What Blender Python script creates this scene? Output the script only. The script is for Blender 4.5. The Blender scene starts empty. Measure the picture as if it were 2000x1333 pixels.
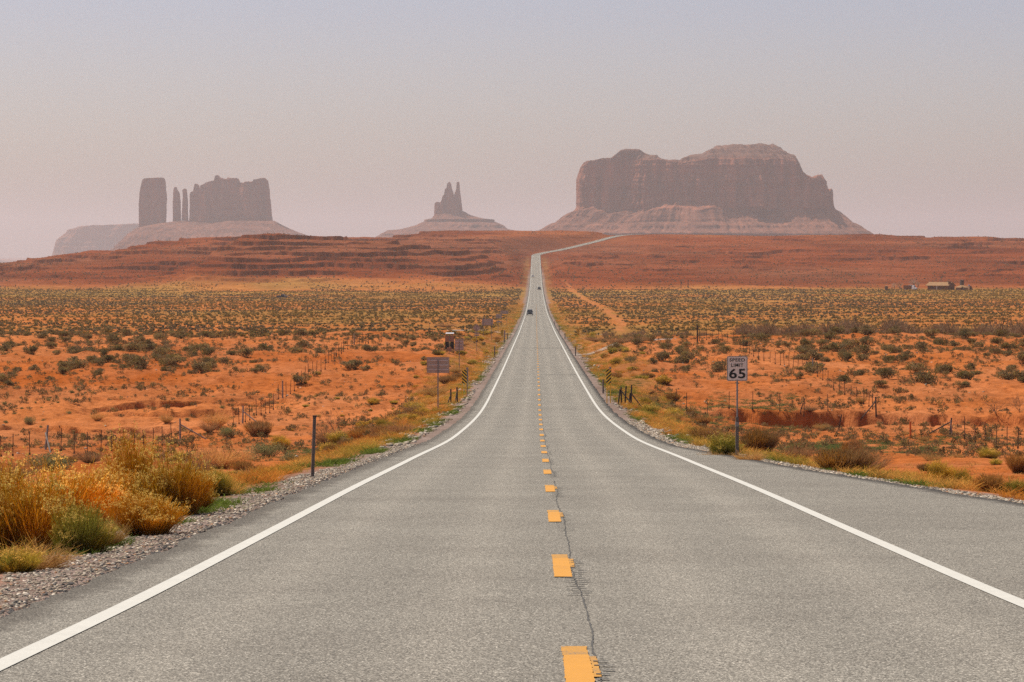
import bpy, math, random
import numpy as np

random.seed(7)
RNG = np.random.default_rng(7)
SC = bpy.context.scene
COL = SC.collection

# ------------------------------------------------------------------ camera, sky, sun, exposure
F = 5950.0                       # focal length in source pixels (2000 wide)
CAMX = -0.33
cam_d = bpy.data.cameras.new('camera')
cam_d.sensor_width = 36.0
cam_d.lens = F / 2000.0 * 36.0
cam_d.shift_x = -46.0 / 2000.0
cam_d.shift_y = -(666.5 - 480.0) / 2000.0
cam_d.clip_start = 0.2
cam_d.clip_end = 120000.0
cam = bpy.data.objects.new('camera', cam_d)
COL.objects.link(cam)
cam.location = (CAMX, 0, 0)
cam.rotation_euler = (math.radians(90), 0, 0)
SC.camera = cam

SUN_EL, SUN_AZ = math.radians(62), math.radians(-60)     # azimuth from +Y towards +X
world = bpy.data.worlds.new('World')
SC.world = world
world.use_nodes = True
wn, wl = world.node_tree.nodes, world.node_tree.links
bg = wn['Background']
sky = wn.new('ShaderNodeTexSky')
sky.sky_type = 'NISHITA'
sky.sun_disc = False
sky.sun_elevation = SUN_EL
sky.sun_rotation = SUN_AZ
sky.air_density = 1.0
sky.dust_density = 1.6
sky.ozone_density = 1.0
tint = wn.new('ShaderNodeMix')
tint.data_type = 'RGBA'
tint.blend_type = 'MULTIPLY'
tint.inputs[0].default_value = 1.0
# dust in the air: lavender low down, warmer and paler overhead
wtc = wn.new('ShaderNodeTexCoord'); wsx = wn.new('ShaderNodeSeparateXYZ'); wrp = wn.new('ShaderNodeValToRGB')
wl.new(wtc.outputs['Generated'], wsx.inputs[0]); wl.new(wsx.outputs[2], wrp.inputs[0])
wre = wrp.color_ramp.elements
wre.new(.075)
for e_, (p_, c_) in zip(wre, ((.015, (1.27, 1.18, 1.30)), (.075, (1.13, 1.03, 1.20)), (.30, (1.08, .94, .86)))):
    e_.position = p_; e_.color = (*c_, 1)
wl.new(wrp.outputs[0], tint.inputs[7])
wl.new(sky.outputs[0], tint.inputs[6])
wl.new(tint.outputs[2], bg.inputs[0])
bg.inputs[1].default_value = 0.10

sun_d = bpy.data.lights.new('sun', 'SUN')
sun_d.energy = 4.5
sun_d.angle = math.radians(0.53)
sun_d.color = (1.0, 0.93, 0.83)
sun = bpy.data.objects.new('sun', sun_d)
COL.objects.link(sun)
SD = np.array([math.sin(SUN_AZ) * math.cos(SUN_EL), math.cos(SUN_AZ) * math.cos(SUN_EL), math.sin(SUN_EL)])
from mathutils import Vector, Matrix
sun.rotation_euler = Vector(SD).to_track_quat('Z', 'Y').to_euler()
sun.location = (-60, 40, 120)

SC.view_settings.view_transform = 'Standard'
SC.view_settings.look = 'None'
SC.view_settings.exposure = 0.0
SC.view_settings.gamma = 1.0
SC.view_settings.use_curve_mapping = False
SC.cycles.use_denoising = False
SC.cycles.max_bounces = 6
SC.cycles.volume_bounces = 1
SC.cycles.transparent_max_bounces = 8

# ------------------------------------------------------------------ numeric helpers
def _hash(ix, iy, iz, seed):
    h = (ix.astype(np.int64) * 374761393 + iy.astype(np.int64) * 668265263 + iz.astype(np.int64) * 2147483647 + seed * 1274126177) & 0xffffffff
    h = ((h ^ (h >> 13)) * 1274126177) & 0xffffffff
    h = ((h ^ (h >> 16)) * 2246822519) & 0xffffffff
    return ((h ^ (h >> 15)) & 0xffffff) / float(0xffffff)

def noise2(x, y, seed=0):
    x = np.asarray(x, float); y = np.asarray(y, float)
    ix, iy = np.floor(x), np.floor(y)
    fx, fy = x - ix, y - iy
    fx = fx * fx * fx * (fx * (fx * 6 - 15) + 10); fy = fy * fy * fy * (fy * (fy * 6 - 15) + 10)
    z = np.zeros_like(ix)
    a = _hash(ix, iy, z, seed); b = _hash(ix + 1, iy, z, seed)
    c = _hash(ix, iy + 1, z, seed); d = _hash(ix + 1, iy + 1, z, seed)
    return (a * (1 - fx) + b * fx) * (1 - fy) + (c * (1 - fx) + d * fx) * fy * 1.0 - 0.5

def noise3(x, y, z, seed=0):
    x = np.asarray(x, float); y = np.asarray(y, float); z = np.asarray(z, float)
    ix, iy, iz = np.floor(x), np.floor(y), np.floor(z)
    fx, fy, fz = x - ix, y - iy, z - iz
    fx = fx * fx * (3 - 2 * fx); fy = fy * fy * (3 - 2 * fy); fz = fz * fz * (3 - 2 * fz)
    r = 0
    for dz, wz in ((0, 1 - fz), (1, fz)):
        for dy, wy in ((0, 1 - fy), (1, fy)):
            for dx, wx in ((0, 1 - fx), (1, fx)):
                r = r + wx * wy * wz * _hash(ix + dx, iy + dy, iz + dz, seed)
    return r - 0.5

def fbm2(x, y, seed=0, oct=4, gain=0.5):
    s = 0; a = 1.0
    for k in range(oct):
        s = s + a * noise2(x * 2 ** k + 17.3 * k, y * 2 ** k - 9.1 * k, seed + k)
        a *= gain
    return s

def fbm3(x, y, z, seed=0, oct=4, gain=0.5):
    s = 0; a = 1.0
    for k in range(oct):
        s = s + a * noise3(x * 2 ** k + 7.3 * k, y * 2 ** k - 3.1 * k, z * 2 ** k, seed + k)
        a *= gain
    return s

def sstep(a, b, x):
    t = np.clip((np.asarray(x, float) - a) / (b - a), 0, 1)
    return t * t * (3 - 2 * t)

class Pchip:
    def __init__(self, pts):
        self.x = np.array([p[0] for p in pts], float); self.y = np.array([p[1] for p in pts], float)
        h = np.diff(self.x); d = np.diff(self.y) / h
        m = np.zeros_like(self.y)
        for i in range(1, len(m) - 1):
            if d[i - 1] * d[i] > 0:
                w1, w2 = 2 * h[i] + h[i - 1], h[i] + 2 * h[i - 1]
                m[i] = (w1 + w2) / (w1 / d[i - 1] + w2 / d[i])
        m[0], m[-1] = d[0], d[-1]
        self.m = m
    def __call__(self, q):
        q = np.clip(np.asarray(q, float), self.x[0], self.x[-1])
        i = np.clip(np.searchsorted(self.x, q) - 1, 0, len(self.x) - 2)
        h = self.x[i + 1] - self.x[i]; t = (q - self.x[i]) / h
        return ((2 * t**3 - 3 * t**2 + 1) * self.y[i] + (t**3 - 2 * t**2 + t) * h * self.m[i]
                + (-2 * t**3 + 3 * t**2) * self.y[i + 1] + (t**3 - t**2) * h * self.m[i + 1])

# ------------------------------------------------------------------ the lie of the land
ROAD = Pchip([(-200, 8.4), (-60, 1.4), (0, -1.6), (17.7, -2.54), (24.9, -2.93), (36.5, -3.50), (53.6, -4.32), (79.3, -5.6), (128, -7.97),
              (195.7, -10.4), (244, -11.4), (310, -12.6), (426, -14.5), (700, -18.8), (1223, -24.7), (1700, -26.4), (1939, -25.9),
              (2262, -22.4), (2570, -16.8), (2935, -9.6), (3050, -5.6), (3200, 3.0), (3330, 11.0), (3400, 12.6), (3480, 11.0), (3700, 0.0)])
LEFT = Pchip([(-200, 8.0), (0, -1.9), (20, -3.05), (30, -3.6), (45, -4.5), (60, -5.4), (100, -8.0), (180, -12.4), (225, -14.0), (245, -14.25),
              (262, -13.4), (285, -12.75), (330, -12.2), (430, -13.1), (560, -16.0), (700, -18.6), (1000, -21.6), (1500, -26.0), (1900, -27.2), (4000, -60), (6000, -170), (60000, -190)])
RIGHT = Pchip([(-200, 8.0), (0, -1.9), (20, -3.0), (40, -3.95), (60, -5.0), (80, -6.3), (100, -7.6), (130, -9.4), (160, -11.1), (200, -13.1), (225, -13.75),
               (243, -13.2), (262, -12.7), (285, -12.3), (330, -11.9), (400, -12.3), (480, -14.6), (560, -16.8), (700, -19.2), (1000, -22.0), (1500, -26.2), (1900, -27.2), (4000, -60), (6000, -170), (60000, -190)])

def road_x(y):
    y = np.asarray(y, float)
    t = np.clip((y - 2930) / 110, 0, 1)
    x = 0.27 * 110 * (t * t / 2) + 0.27 * np.clip(y - 3040, 0, 290)
    t2 = np.clip(y - 3330, 0, 200)
    return x + 0.27 * t2 + 0.006 * t2 ** 2

PULL = Pchip([(-200, 10.5), (20, 10.2), (35, 8.3), (47, 7.3), (62, 6.3), (78, 5.5), (92, 4.95), (106, 4.5), (140, 4.45), (6000, 4.45)])
def pull_edge(y): return PULL(y)

def crest(pts, Dc):
    return Pchip([((p - 1046) * Dc / F, (480 - q) * Dc / F) for p, q in pts])
CR_A = crest([(-700, 600), (160, 584), (230, 566), (300, 548), (380, 524), (420, 503), (455, 490), (470, 480), (478, 462), (488, 456), (540, 455.5), (556, 460), (640, 466), (740, 472), (900, 492), (1000, 522), (1060, 552), (1200, 600), (3000, 600)], 2350)
CR_B = crest([(-3000, 600), (-250, 565), (-60, 545), (0, 535), (14, 528), (20, 521), (110, 500), (180, 491), (240, 490), (285, 479), (350, 469), (420, 464.5), (560, 466), (760, 490), (900, 540), (3000, 600)], 2900)
CR_C = crest([(-3000, 600), (300, 560), (420, 480), (480, 466), (560, 463), (740, 464), (800, 459), (830, 454), (870, 451.5), (1000, 451), (1160, 452), (1195, 458), (1225, 457), (1270, 462), (1330, 466), (1420, 464.5), (1520, 461), (1700, 458.5), (1780, 462), (2000, 464), (2300, 467), (3200, 475), (4500, 530)], 3300)

def ridge(x, y, cr, Dc, D0, z0, pw):
    zc = cr(x)
    t = (y - D0) / (Dc - D0)
    up = z0 + (zc - z0) * np.clip(t, 0, 1) ** pw
    return np.where(t < 1, up, zc - (y - Dc) * 0.05 - np.clip(y - Dc - 300, 0, 1e9) * 0.06)

def natural(x, y):
    w = sstep(-5, 5, x)
    z = LEFT(y) * (1 - w) + RIGHT(y) * w
    # dunes and roughness
    a1 = np.interp(y, [0, 40, 120, 200, 280, 430, 700, 2000, 4000], [.05, .10, .25, .3, .75, .75, .5, .5, .6])
    z = z + a1 * fbm2(x / 26 + 3, y / 17, 11, 4, .55)
    a2 = np.interp(y, [0, 60, 150, 200, 450, 900], [.09, .16, .22, .42, .42, 0.1])
    z = z + a2 * fbm2(x / 3.1, y / 3.4, 31, 3, .55)
    a3 = np.interp(y, [0, 40, 120, 300, 450, 700], [.03, .05, .10, .16, .14, 0])
    z = z + a3 * fbm2(x / .9, y / 1.2, 35, 2, .6)
    # the cut bank of the wash on the right
    Db = 241 + 1.2 * noise2(x / 1.1, x * 0 + 7.2, 8) + 9 * noise2(x / 13.0, x * 0 + 2.2, 5) + 3 * noise2(x / 3.0, x * 0 + 4.2, 6)
    gap = Db - y
    wr = sstep(12, 16, x) * (1 - sstep(70, 110, x)) * np.clip(0.8 + 1.0 * noise2(x / 7.0, x * 0, 9), .4, 1.2)
    z = z - 1.7 * wr * np.where(gap > 0, np.exp(-np.clip(gap, 0, 200) / 9), 0) * sstep(0.0, .4, gap)
    # low ledges on the left slope
    for (c, amp, L, sd, x0, x1) in ((236, .62, 7, 51, -200, -26), (253, .6, 3.5, 52, -40, -24), (262, .75, 4, 53, -40, -22), (271, .65, 5, 54, -38, -20), (300, .4, 5, 58, -26, -8), (345, .35, 5, 59, -30, -6)):
        Dl = c + 10 * noise2(x / 14.0, x * 0 + 1.7, sd) + 2.5 * noise2(x / 2.5, x * 0 + 1.7, sd + 20) + 1.3 * noise2(x / .9, x * 0 + 1.7, sd + 30)
        g = Dl - y
        m = sstep(x0 - 3, x0 + 3, x) * (1 - sstep(x1 - 3, x1 + 3, x)) * np.clip(.68 + 1.6 * noise2(x / 8.0, x * 0 + 8, sd + 40), 0, 1)
        z = z - 1.35 * amp * m * np.where(g > 0, np.exp(-np.clip(g, 0, 200) / L), 0) * sstep(0, .35, g)
    for (c, amp, L, sd, x0, x1) in ((300, .45, 6, 71, 14, 60), (322, .4, 6, 72, 10, 60)):
        Dl = c + 12 * noise2(x / 16.0, x * 0 + 1.7, sd) + 2.5 * noise2(x / 2.5, x * 0 + 1.7, sd + 20) + 1.3 * noise2(x / .9, x * 0 + 1.7, sd + 30)
        g = Dl - y
        m = sstep(x0 - 3, x0 + 3, x) * (1 - sstep(x1 - 3, x1 + 3, x)) * np.clip(.4 + 1.6 * noise2(x / 8.0, x * 0 + 8, sd + 40), 0, 1)
        z = z - 1.35 * amp * m * np.where(g > 0, np.exp(-np.clip(g, 0, 200) / L), 0) * sstep(0, .35, g)
    # the red hill
    xb = np.asarray(x, float)
    xw = xb + 14 * fbm2(x / 55, y / 55, 81, 3)
    A = ridge(xw, y + 60 * fbm2(x / 90, y / 200, 82, 3), CR_A, 2350, 1760, -27.0, 1.25)
    B = ridge(xw, y + 90 * fbm2(x / 110, y / 250, 83, 3), CR_B, 2900, 1820, -27.0, 1.35)
    Cc = ridge(xb, y + 50 * fbm2(x / 120, y / 250, 84, 3) * (1 - sstep(3000, 3250, y)), CR_C, 3300, 1830, -27.0, 1.3)
    h = np.maximum(np.maximum(A, B), Cc)
    hill = sstep(-1.0, 3.0, h - z)
    isA = sstep(-1, 2, A - np.maximum(B, Cc)); isB = sstep(-1, 2, B - np.maximum(A, Cc))
    # ledges of the beds
    s = 4.0
    q = h / s + 0.6 * fbm2(x / 70, y / 160, 91, 3) + .20 * fbm2(x / 13, y / 60, 93, 3) + .09 * fbm2(x / 4, y / 30, 94, 2) + 60
    fr = q - np.floor(q)
    edge = sstep(.5, .516, fr) * .85 + .15 * fr
    ter = s * (np.floor(q) + edge - q)
    msk = np.clip(.22 + .6 * isA + .4 * isB + 2.0 * fbm2(x / 45, h / 5.0, 95, 3), 0, 1)
    h2 = h + ter * msk * sstep(-25, -19, h) + (1.1 * fbm2(x / 30, y / 45, 97, 4, .6))
    h2 = np.maximum(h2, -200)
    z = np.where((y > 1700), np.maximum(z, z * (1 - hill) + h2 * hill), z)
    return z

def ground_z(x, y):
    x = np.asarray(x, float); y = np.asarray(y, float)
    x, y = np.broadcast_arrays(x, y)
    n = natural(x, y)
    d = (x - road_x(y)) * np.where(y > 2960, .965, 1.0)
    zr = ROAD(y)
    right = d > 0
    e0 = np.where(right, pull_edge(y) + 0.9, 5.6)
    ad = np.abs(d)
    shoulder = zr - 0.05 - 0.10 * sstep(4.6, 7.5, ad) * np.where(right, sstep(0, 1.5, ad - pull_edge(y)), 1)
    under = (0.10 + 0.00012 * np.clip(y, 0, 4000)) * np.where(right, 1 - sstep(-.35, 0.05, ad - pull_edge(y)), 1 - sstep(4.15, 4.5, ad))
    zr2 = shoulder - under
    wdt = 2.5 + 2.6 * np.abs(zr - n)
    wdt = np.where(right & (y > 2860), wdt + 110 * sstep(2860, 2960, y), wdt)
    n = np.where(right & (y > 2450) & (y < 3400), np.minimum(n, zr + .5 + .05 * ad + 40 * sstep(90, 170, ad) + 25 * (1 - sstep(2450, 2650, y))), n)
    k = sstep(0, 1, (ad - e0) / wdt)
    k = np.where(y > 3480, 1.0, k)
    return zr2 * (1 - k) + n * k

_Dm = np.concatenate([np.arange(14, 60, .1), np.arange(60, 300, .3), np.arange(300, 900, 1.2), np.arange(900, 3300, 4)])
def hit(px, py):
    """the point of the ground seen at a source pixel"""
    xs = CAMX + (px - 1046) * _Dm / F
    pz = 480 - F * ground_z(xs, _Dm) / _Dm
    i = np.nonzero(pz <= py)[0]
    i = i[0] if len(i) else len(_Dm) - 1
    D = _Dm[i]
    x = CAMX + (px - 1046) * D / F
    return float(x), float(D), float(ground_z(x, D))

def gz(x, y): return float(ground_z(x, y))

# ------------------------------------------------------------------ mesh helpers
def mesh_np(name, V, Q, mat=None, col=None, smooth=False, mats=None, midx=None, attrs=None):
    V = np.ascontiguousarray(V, np.float32); Q = np.ascontiguousarray(Q, np.int32)
    me = bpy.data.meshes.new(name)
    k = Q.shape[1]
    me.vertices.add(len(V)); me.vertices.foreach_set('co', V.ravel())
    me.loops.add(Q.size); me.loops.foreach_set('vertex_index', Q.ravel())
    me.polygons.add(len(Q)); me.polygons.foreach_set('loop_start', np.arange(0, Q.size, k, dtype=np.int32))
    if smooth: me.polygons.foreach_set('use_smooth', np.ones(len(Q), bool))
    if mats:
        for m in mats: me.materials.append(m)
        if midx is not None: me.polygons.foreach_set('material_index', np.ascontiguousarray(midx, np.int32))
    elif mat: me.materials.append(mat)
    me.update(calc_edges=True)
    if col is not None:
        c = np.ones((len(V), 4), np.float32); c[:, :3] = col
        a = me.color_attributes.new('col', 'FLOAT_COLOR', 'POINT'); a.data.foreach_set('color', c.ravel())
    for an, av in (attrs or {}).items():
        a = me.attributes.new(an, 'FLOAT', 'POINT'); a.data.foreach_set('value', np.ascontiguousarray(av, np.float32))
    return me

class MB:
    """collects solid shapes and links them as one mesh object"""
    def __init__(self): self.v = []; self.f = []
    def add(self, v, f):
        o = len(self.v); self.v += [tuple(p) for p in v]; self.f += [tuple(i + o for i in q) for q in f]; return self
    def box(self, c, s, rot=None, taper=1.0):
        hx, hy, hz = s[0] / 2, s[1] / 2, s[2] / 2
        pts = []
        for z in (-hz, hz):
            t = taper if z > 0 else 1.0
            for x, y in ((-hx, -hy), (hx, -hy), (hx, hy), (-hx, hy)):
                p = Vector((x * t, y * t, z))
                if rot is not None: p = rot @ p
                pts.append(p + Vector(c))
        return self.add(pts, [(3, 2, 1, 0), (4, 5, 6, 7), (0, 1, 5, 4), (1, 2, 6, 5), (2, 3, 7, 6), (3, 0, 4, 7)])
    def tube(self, a, b, r0, r1=None, n=8, cap=True):
        a, b = Vector(a), Vector(b); r1 = r0 if r1 is None else r1
        d = (b - a).normalized(); u = d.orthogonal().normalized(); w = d.cross(u)
        pts = []
        for p, r in ((a, r0), (b, r1)):
            for i in range(n):
                t = 2 * math.pi * i / n
                pts.append(p + (u * math.cos(t) + w * math.sin(t)) * r)
        fs = [(i, (i + 1) % n, n + (i + 1) % n, n + i) for i in range(n)]
        if cap: fs += [tuple(range(n - 1, -1, -1)), tuple(range(n, 2 * n))]
        return self.add(pts, fs)
    def prism(self, poly, y0, y1):
        """polygon in x,z pushed along y"""
        n = len(poly)
        pts = [(x, y0, z) for x, z in poly] + [(x, y1, z) for x, z in poly]
        fs = [tuple(range(n)), tuple(range(2 * n - 1, n - 1, -1))] + [(i, n + i, n + (i + 1) % n, (i + 1) % n) for i in range(n)]
        return self.add(pts, fs)
    def loft(self, rings, cap=True):
        n = len(rings[0]); pts = [p for r in rings for p in r]; fs = []
        for k in range(len(rings) - 1):
            for i in range(n):
                fs.append((k * n + i, k * n + (i + 1) % n, (k + 1) * n + (i + 1) % n, (k + 1) * n + i))
        if cap: fs += [tuple(range(n - 1, -1, -1)), tuple(range((len(rings) - 1) * n, len(rings) * n))]
        return self.add(pts, fs)
    def build(self, name, mat, parent=None, bevel=0, smooth=False):
        me = bpy.data.meshes.new(name); me.from_pydata(self.v, [], self.f); me.materials.append(mat)
        import bmesh
        bm = bmesh.new(); bm.from_mesh(me); bmesh.ops.recalc_face_normals(bm, faces=bm.faces)
        if bevel: bmesh.ops.bevel(bm, geom=list(bm.edges), offset=bevel, segments=2, affect='EDGES', clamp_overlap=True)
        bm.to_mesh(me); bm.free()
        if smooth: me.polygons.foreach_set('use_smooth', np.ones(len(me.polygons), bool))
        return link(name, me, parent)

def link(name, me, parent=None):
    o = bpy.data.objects.new(name, me); COL.objects.link(o)
    if parent: o.parent = parent
    return o

def tag(o, label=None, cat=None, group=None, kind=None):
    if label: o['label'] = label
    if cat: o['category'] = cat
    if group: o['group'] = group
    if kind: o['kind'] = kind
    return o

def empty(name, loc, rz=0.0, label=None, cat=None, group=None):
    o = bpy.data.objects.new(name, None); COL.objects.link(o)
    o.empty_display_size = .3
    o.location = loc; o.rotation_euler = (0, 0, rz)
    return tag(o, label, cat, group)

def copy_tree(o, parent=None):
    c = o.copy(); COL.objects.link(c)
    if parent: c.parent = parent
    for ch in [k for k in bpy.data.objects if k.parent == o]: copy_tree(ch, c)
    return c

# ------------------------------------------------------------------ materials
def new_mat(name):
    m = bpy.data.materials.new(name); m.use_nodes = True
    n, l = m.node_tree.nodes, m.node_tree.links
    return m, n, l, n['Principled BSDF']

def noise_node(n, l, scale, detail=4, rough=.55, vec=None):
    t = n.new('ShaderNodeTexNoise'); t.inputs['Scale'].default_value = scale; t.inputs['Detail'].default_value = detail
    t.inputs['Roughness'].default_value = rough
    if vec is not None: l.new(vec, t.inputs['Vector'])
    return t.outputs['Fac']

def ramp(n, l, fac, stops):
    r = n.new('ShaderNodeValToRGB')
    while len(r.color_ramp.elements) < len(stops): r.color_ramp.elements.new(.5)
    for e, (p, c) in zip(r.color_ramp.elements, stops):
        e.position = p; e.color = (*c, 1) if len(c) == 3 else c
    l.new(fac, r.inputs[0]); return r.outputs[0]

def mixc(n, l, fac, a, b, mode='MIX'):
    m = n.new('ShaderNodeMix'); m.data_type = 'RGBA'; m.blend_type = mode
    for sock, v in ((m.inputs[0], fac), (m.inputs[6], a), (m.inputs[7], b)):
        if hasattr(v, 'links') or hasattr(v, 'is_linked'): l.new(v, sock)
        elif isinstance(v, (int, float)): sock.default_value = v
        else: sock.default_value = (*v, 1) if len(v) == 3 else v
    return m.outputs[2]

def math_n(n, l, op, a, b=None, c=None):
    m = n.new('ShaderNodeMath'); m.operation = op
    for i, v in enumerate((a, b, c)):
        if v is None: continue
        if isinstance(v, (int, float)): m.inputs[i].default_value = v
        else: l.new(v, m.inputs[i])
    return m.outputs[0]

def maprange(n, l, v, a, b, c=0.0, d=1.0):
    m = n.new('ShaderNodeMapRange'); m.interpolation_type = 'SMOOTHSTEP'
    l.new(v, m.inputs[0])
    for i, q in zip((1, 2, 3, 4), (a, b, c, d)): m.inputs[i].default_value = q
    return m.outputs[0]

def bump(n, l, bs, h, strength, dist=.02):
    b = n.new('ShaderNodeBump'); b.inputs['Strength'].default_value = strength; b.inputs['Distance'].default_value = dist
    l.new(h, b.inputs['Height']); l.new(b.outputs[0], bs.inputs['Normal'])

def simple(name, color, rough=.7, metal=0.0, var=.12, scale=6.0):
    m, n, l, bs = new_mat(name)
    tc = n.new('ShaderNodeTexCoord')
    f = noise_node(n, l, scale, 5, .6, tc.outputs['Object'])
    lo = tuple(c * (1 - var) for c in color); hi = tuple(min(1, c * (1 + var)) for c in color)
    l.new(ramp(n, l, f, [(.3, lo), (.7, hi)]), bs.inputs['Base Color'])
    bs.inputs['Roughness'].default_value = rough; bs.inputs['Metallic'].default_value = metal
    return m

def mat_ground():
    m, n, l, bs = new_mat('desert_soil')
    at = n.new('ShaderNodeAttribute'); at.attribute_name = 'col'
    g = n.new('ShaderNodeNewGeometry'); P = g.outputs['Position']
    f1 = noise_node(n, l, .09, 6, .6, P)
    f2 = noise_node(n, l, 1.3, 6, .65, P)
    f3 = noise_node(n, l, 9.0, 4, .7, P)
    c = mixc(n, l, 1.0, at.outputs['Color'], ramp(n, l, f1, [(.3, (.74, .70, .66)), (.55, (1, 1, 1)), (.75, (1.18, 1.2, 1.22))]), 'MULTIPLY')
    c = mixc(n, l, 1.0, c, ramp(n, l, f2, [(.30, (.50, .45, .42)), (.44, (.93, .92, .91)), (.70, (1.2, 1.23, 1.28))]), 'MULTIPLY')
    c = mixc(n, l, 1.0, c, ramp(n, l, f3, [(.3, (.72, .7, .7)), (.55, (1.05, 1.05, 1.05)), (.75, (1.2, 1.2, 1.2))]), 'MULTIPLY')
    # thin level beds show in the steep ledges of the hill
    sx = n.new('ShaderNodeSeparateXYZ'); l.new(P, sx.inputs[0])
    cm = n.new('ShaderNodeCombineXYZ')
    l.new(math_n(n, l, 'MULTIPLY', sx.outputs[0], .012), cm.inputs[0]); l.new(math_n(n, l, 'MULTIPLY', sx.outputs[1], .004), cm.inputs[1])
    l.new(math_n(n, l, 'MULTIPLY', sx.outputs[2], .55), cm.inputs[2])
    fb = noise_node(n, l, 1.0, 6, .7, cm.outputs[0])
    far = maprange(n, l, sx.outputs[1], 1850, 2050)
    beds = ramp(n, l, fb, [(.3, (.55, .5, .5)), (.45, (.9, .88, .86)), (.58, (1.1, 1.08, 1.05)), (.7, (1.25, 1.35, 1.5))])
    c = mixc(n, l, far, c, mixc(n, l, 1.0, c, beds, 'MULTIPLY'))
    l.new(c, bs.inputs['Base Color']); bs.inputs['Roughness'].default_value = .95
    bs.inputs['Specular IOR Level'].default_value = .0
    h = math_n(n, l, 'ADD', math_n(n, l, 'MULTIPLY', f2, 1.0), math_n(n, l, 'MULTIPLY', f3, .35))
    bump(n, l, bs, h, .9, .16)
    return m

def mat_asphalt():
    m, n, l, bs = new_mat('asphalt')
    g = n.new('ShaderNodeNewGeometry'); P = g.outputs['Position']
    la = n.new('ShaderNodeAttribute'); la.attribute_name = 'lat'
    ed = n.new('ShaderNodeAttribute'); ed.attribute_name = 'edge'
    v = n.new('ShaderNodeTexVoronoi'); v.inputs['Scale'].default_value = 105.0; l.new(P, v.inputs['Vector'])
    sv = n.new('ShaderNodeSeparateColor'); l.new(v.outputs['Color'], sv.inputs[0])
    stones = ramp(n, l, sv.outputs[0], [(0.0, (.045, .042, .038)), (.3, (.165, .15, .125)), (.65, (.265, .245, .205)), (.88, (.37, .34, .285)), (1.0, (.80, .74, .63))])
    f0 = noise_node(n, l, 26.0, 4, .7, P)
    c = mixc(n, l, 1.0, stones, ramp(n, l, f0, [(.25, (.88, .88, .88)), (.5, (1, 1, 1)), (.75, (1.1, 1.1, 1.1))]), 'MULTIPLY')
    f1 = noise_node(n, l, .35, 5, .6, P)
    c = mixc(n, l, 1.0, c, ramp(n, l, f1, [(.3, (.89, .88, .87)), (.7, (1.08, 1.08, 1.07))]), 'MULTIPLY')
    # wheel tracks, a little paler, and the oily strip between them
    al = math_n(n, l, 'ABSOLUTE', la.outputs['Fac'])
    t = math_n(n, l, 'ABSOLUTE', math_n(n, l, 'SUBTRACT', math_n(n, l, 'ABSOLUTE', math_n(n, l, 'SUBTRACT', al, 1.83)), .85))
    c = mixc(n, l, 1.0, c, ramp(n, l, t, [(.0, (1.07, 1.065, 1.06)), (.55, (.945, .945, .945))]), 'MULTIPLY')
    # tar-dark ragged edge (edge = metres in from the rim of the asphalt)
    e2 = math_n(n, l, 'ADD', ed.outputs['Fac'], math_n(n, l, 'MULTIPLY', math_n(n, l, 'SUBTRACT', noise_node(n, l, 2.2, 5, .7, P), .5), .55))
    dark = maprange(n, l, e2, .12, .48, 1.0, 0.0)
    c = mixc(n, l, math_n(n, l, 'MULTIPLY', dark, .8), c, mixc(n, l, 1.0, c, (.40, .385, .38), 'MULTIPLY'))
    l.new(c, bs.inputs['Base Color']); bs.inputs['Roughness'].default_value = .9
    bs.inputs['Specular IOR Level'].default_value = .12
    bump(n, l, bs, v.outputs['Distance'], .35, .006)
    return m

def mat_paint(name, color, wear=.5):
    m, n, l, bs = new_mat(name)
    g = n.new('ShaderNodeNewGeometry'); P = g.outputs['Position']
    f = noise_node(n, l, 45.0, 5, .75, P); f2 = noise_node(n, l, 3.0, 4, .6, P)
    k = math_n(n, l, 'ADD', f, math_n(n, l, 'MULTIPLY', f2, .5))
    c = ramp(n, l, k, [(wear - .12, (.15, .14, .12)), (wear, tuple(x * .86 for x in color)), (wear + .3, color)])
    l.new(c, bs.inputs['Base Color']); bs.inputs['Roughness'].default_value = .75
    return m

def mat_rock():
    m, n, l, bs = new_mat('sandstone')
    g = n.new('ShaderNodeNewGeometry'); P = g.outputs['Position']
    at = n.new('ShaderNodeAttribute'); at.attribute_name = 'col'
    sx = n.new('ShaderNodeSeparateXYZ'); l.new(P, sx.inputs[0])
    def vec(a, b, c_):
        cm = n.new('ShaderNodeCombineXYZ')
        for i, k in enumerate((a, b, c_)): l.new(math_n(n, l, 'MULTIPLY', sx.outputs[i], k), cm.inputs[i])
        return cm.outputs[0]
    beds = noise_node(n, l, 1.0, 6, .65, vec(.0015, .0015, .06))
    streak = noise_node(n, l, 1.0, 6, .65, vec(.05, .05, .004))
    blot = noise_node(n, l, .02, 6, .6, P)
    c = mixc(n, l, 1.0, at.outputs['Color'], ramp(n, l, beds, [(.3, (.72, .7, .7)), (.5, (1, 1, 1)), (.7, (1.25, 1.25, 1.25))]), 'MULTIPLY')
    c = mixc(n, l, 1.0, c, ramp(n, l, streak, [(.32, (.5, .48, .48)), (.5, (1, 1, 1)), (.66, (1.55, 1.45, 1.35))]), 'MULTIPLY')
    c = mixc(n, l, 1.0, c, ramp(n, l, blot, [(.3, (.8, .8, .8)), (.7, (1.2, 1.2, 1.2))]), 'MULTIPLY')
    l.new(c, bs.inputs['Base Color']); bs.inputs['Roughness'].default_value = .95
    bs.inputs['Specular IOR Level'].default_value = .1
    return m

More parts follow.
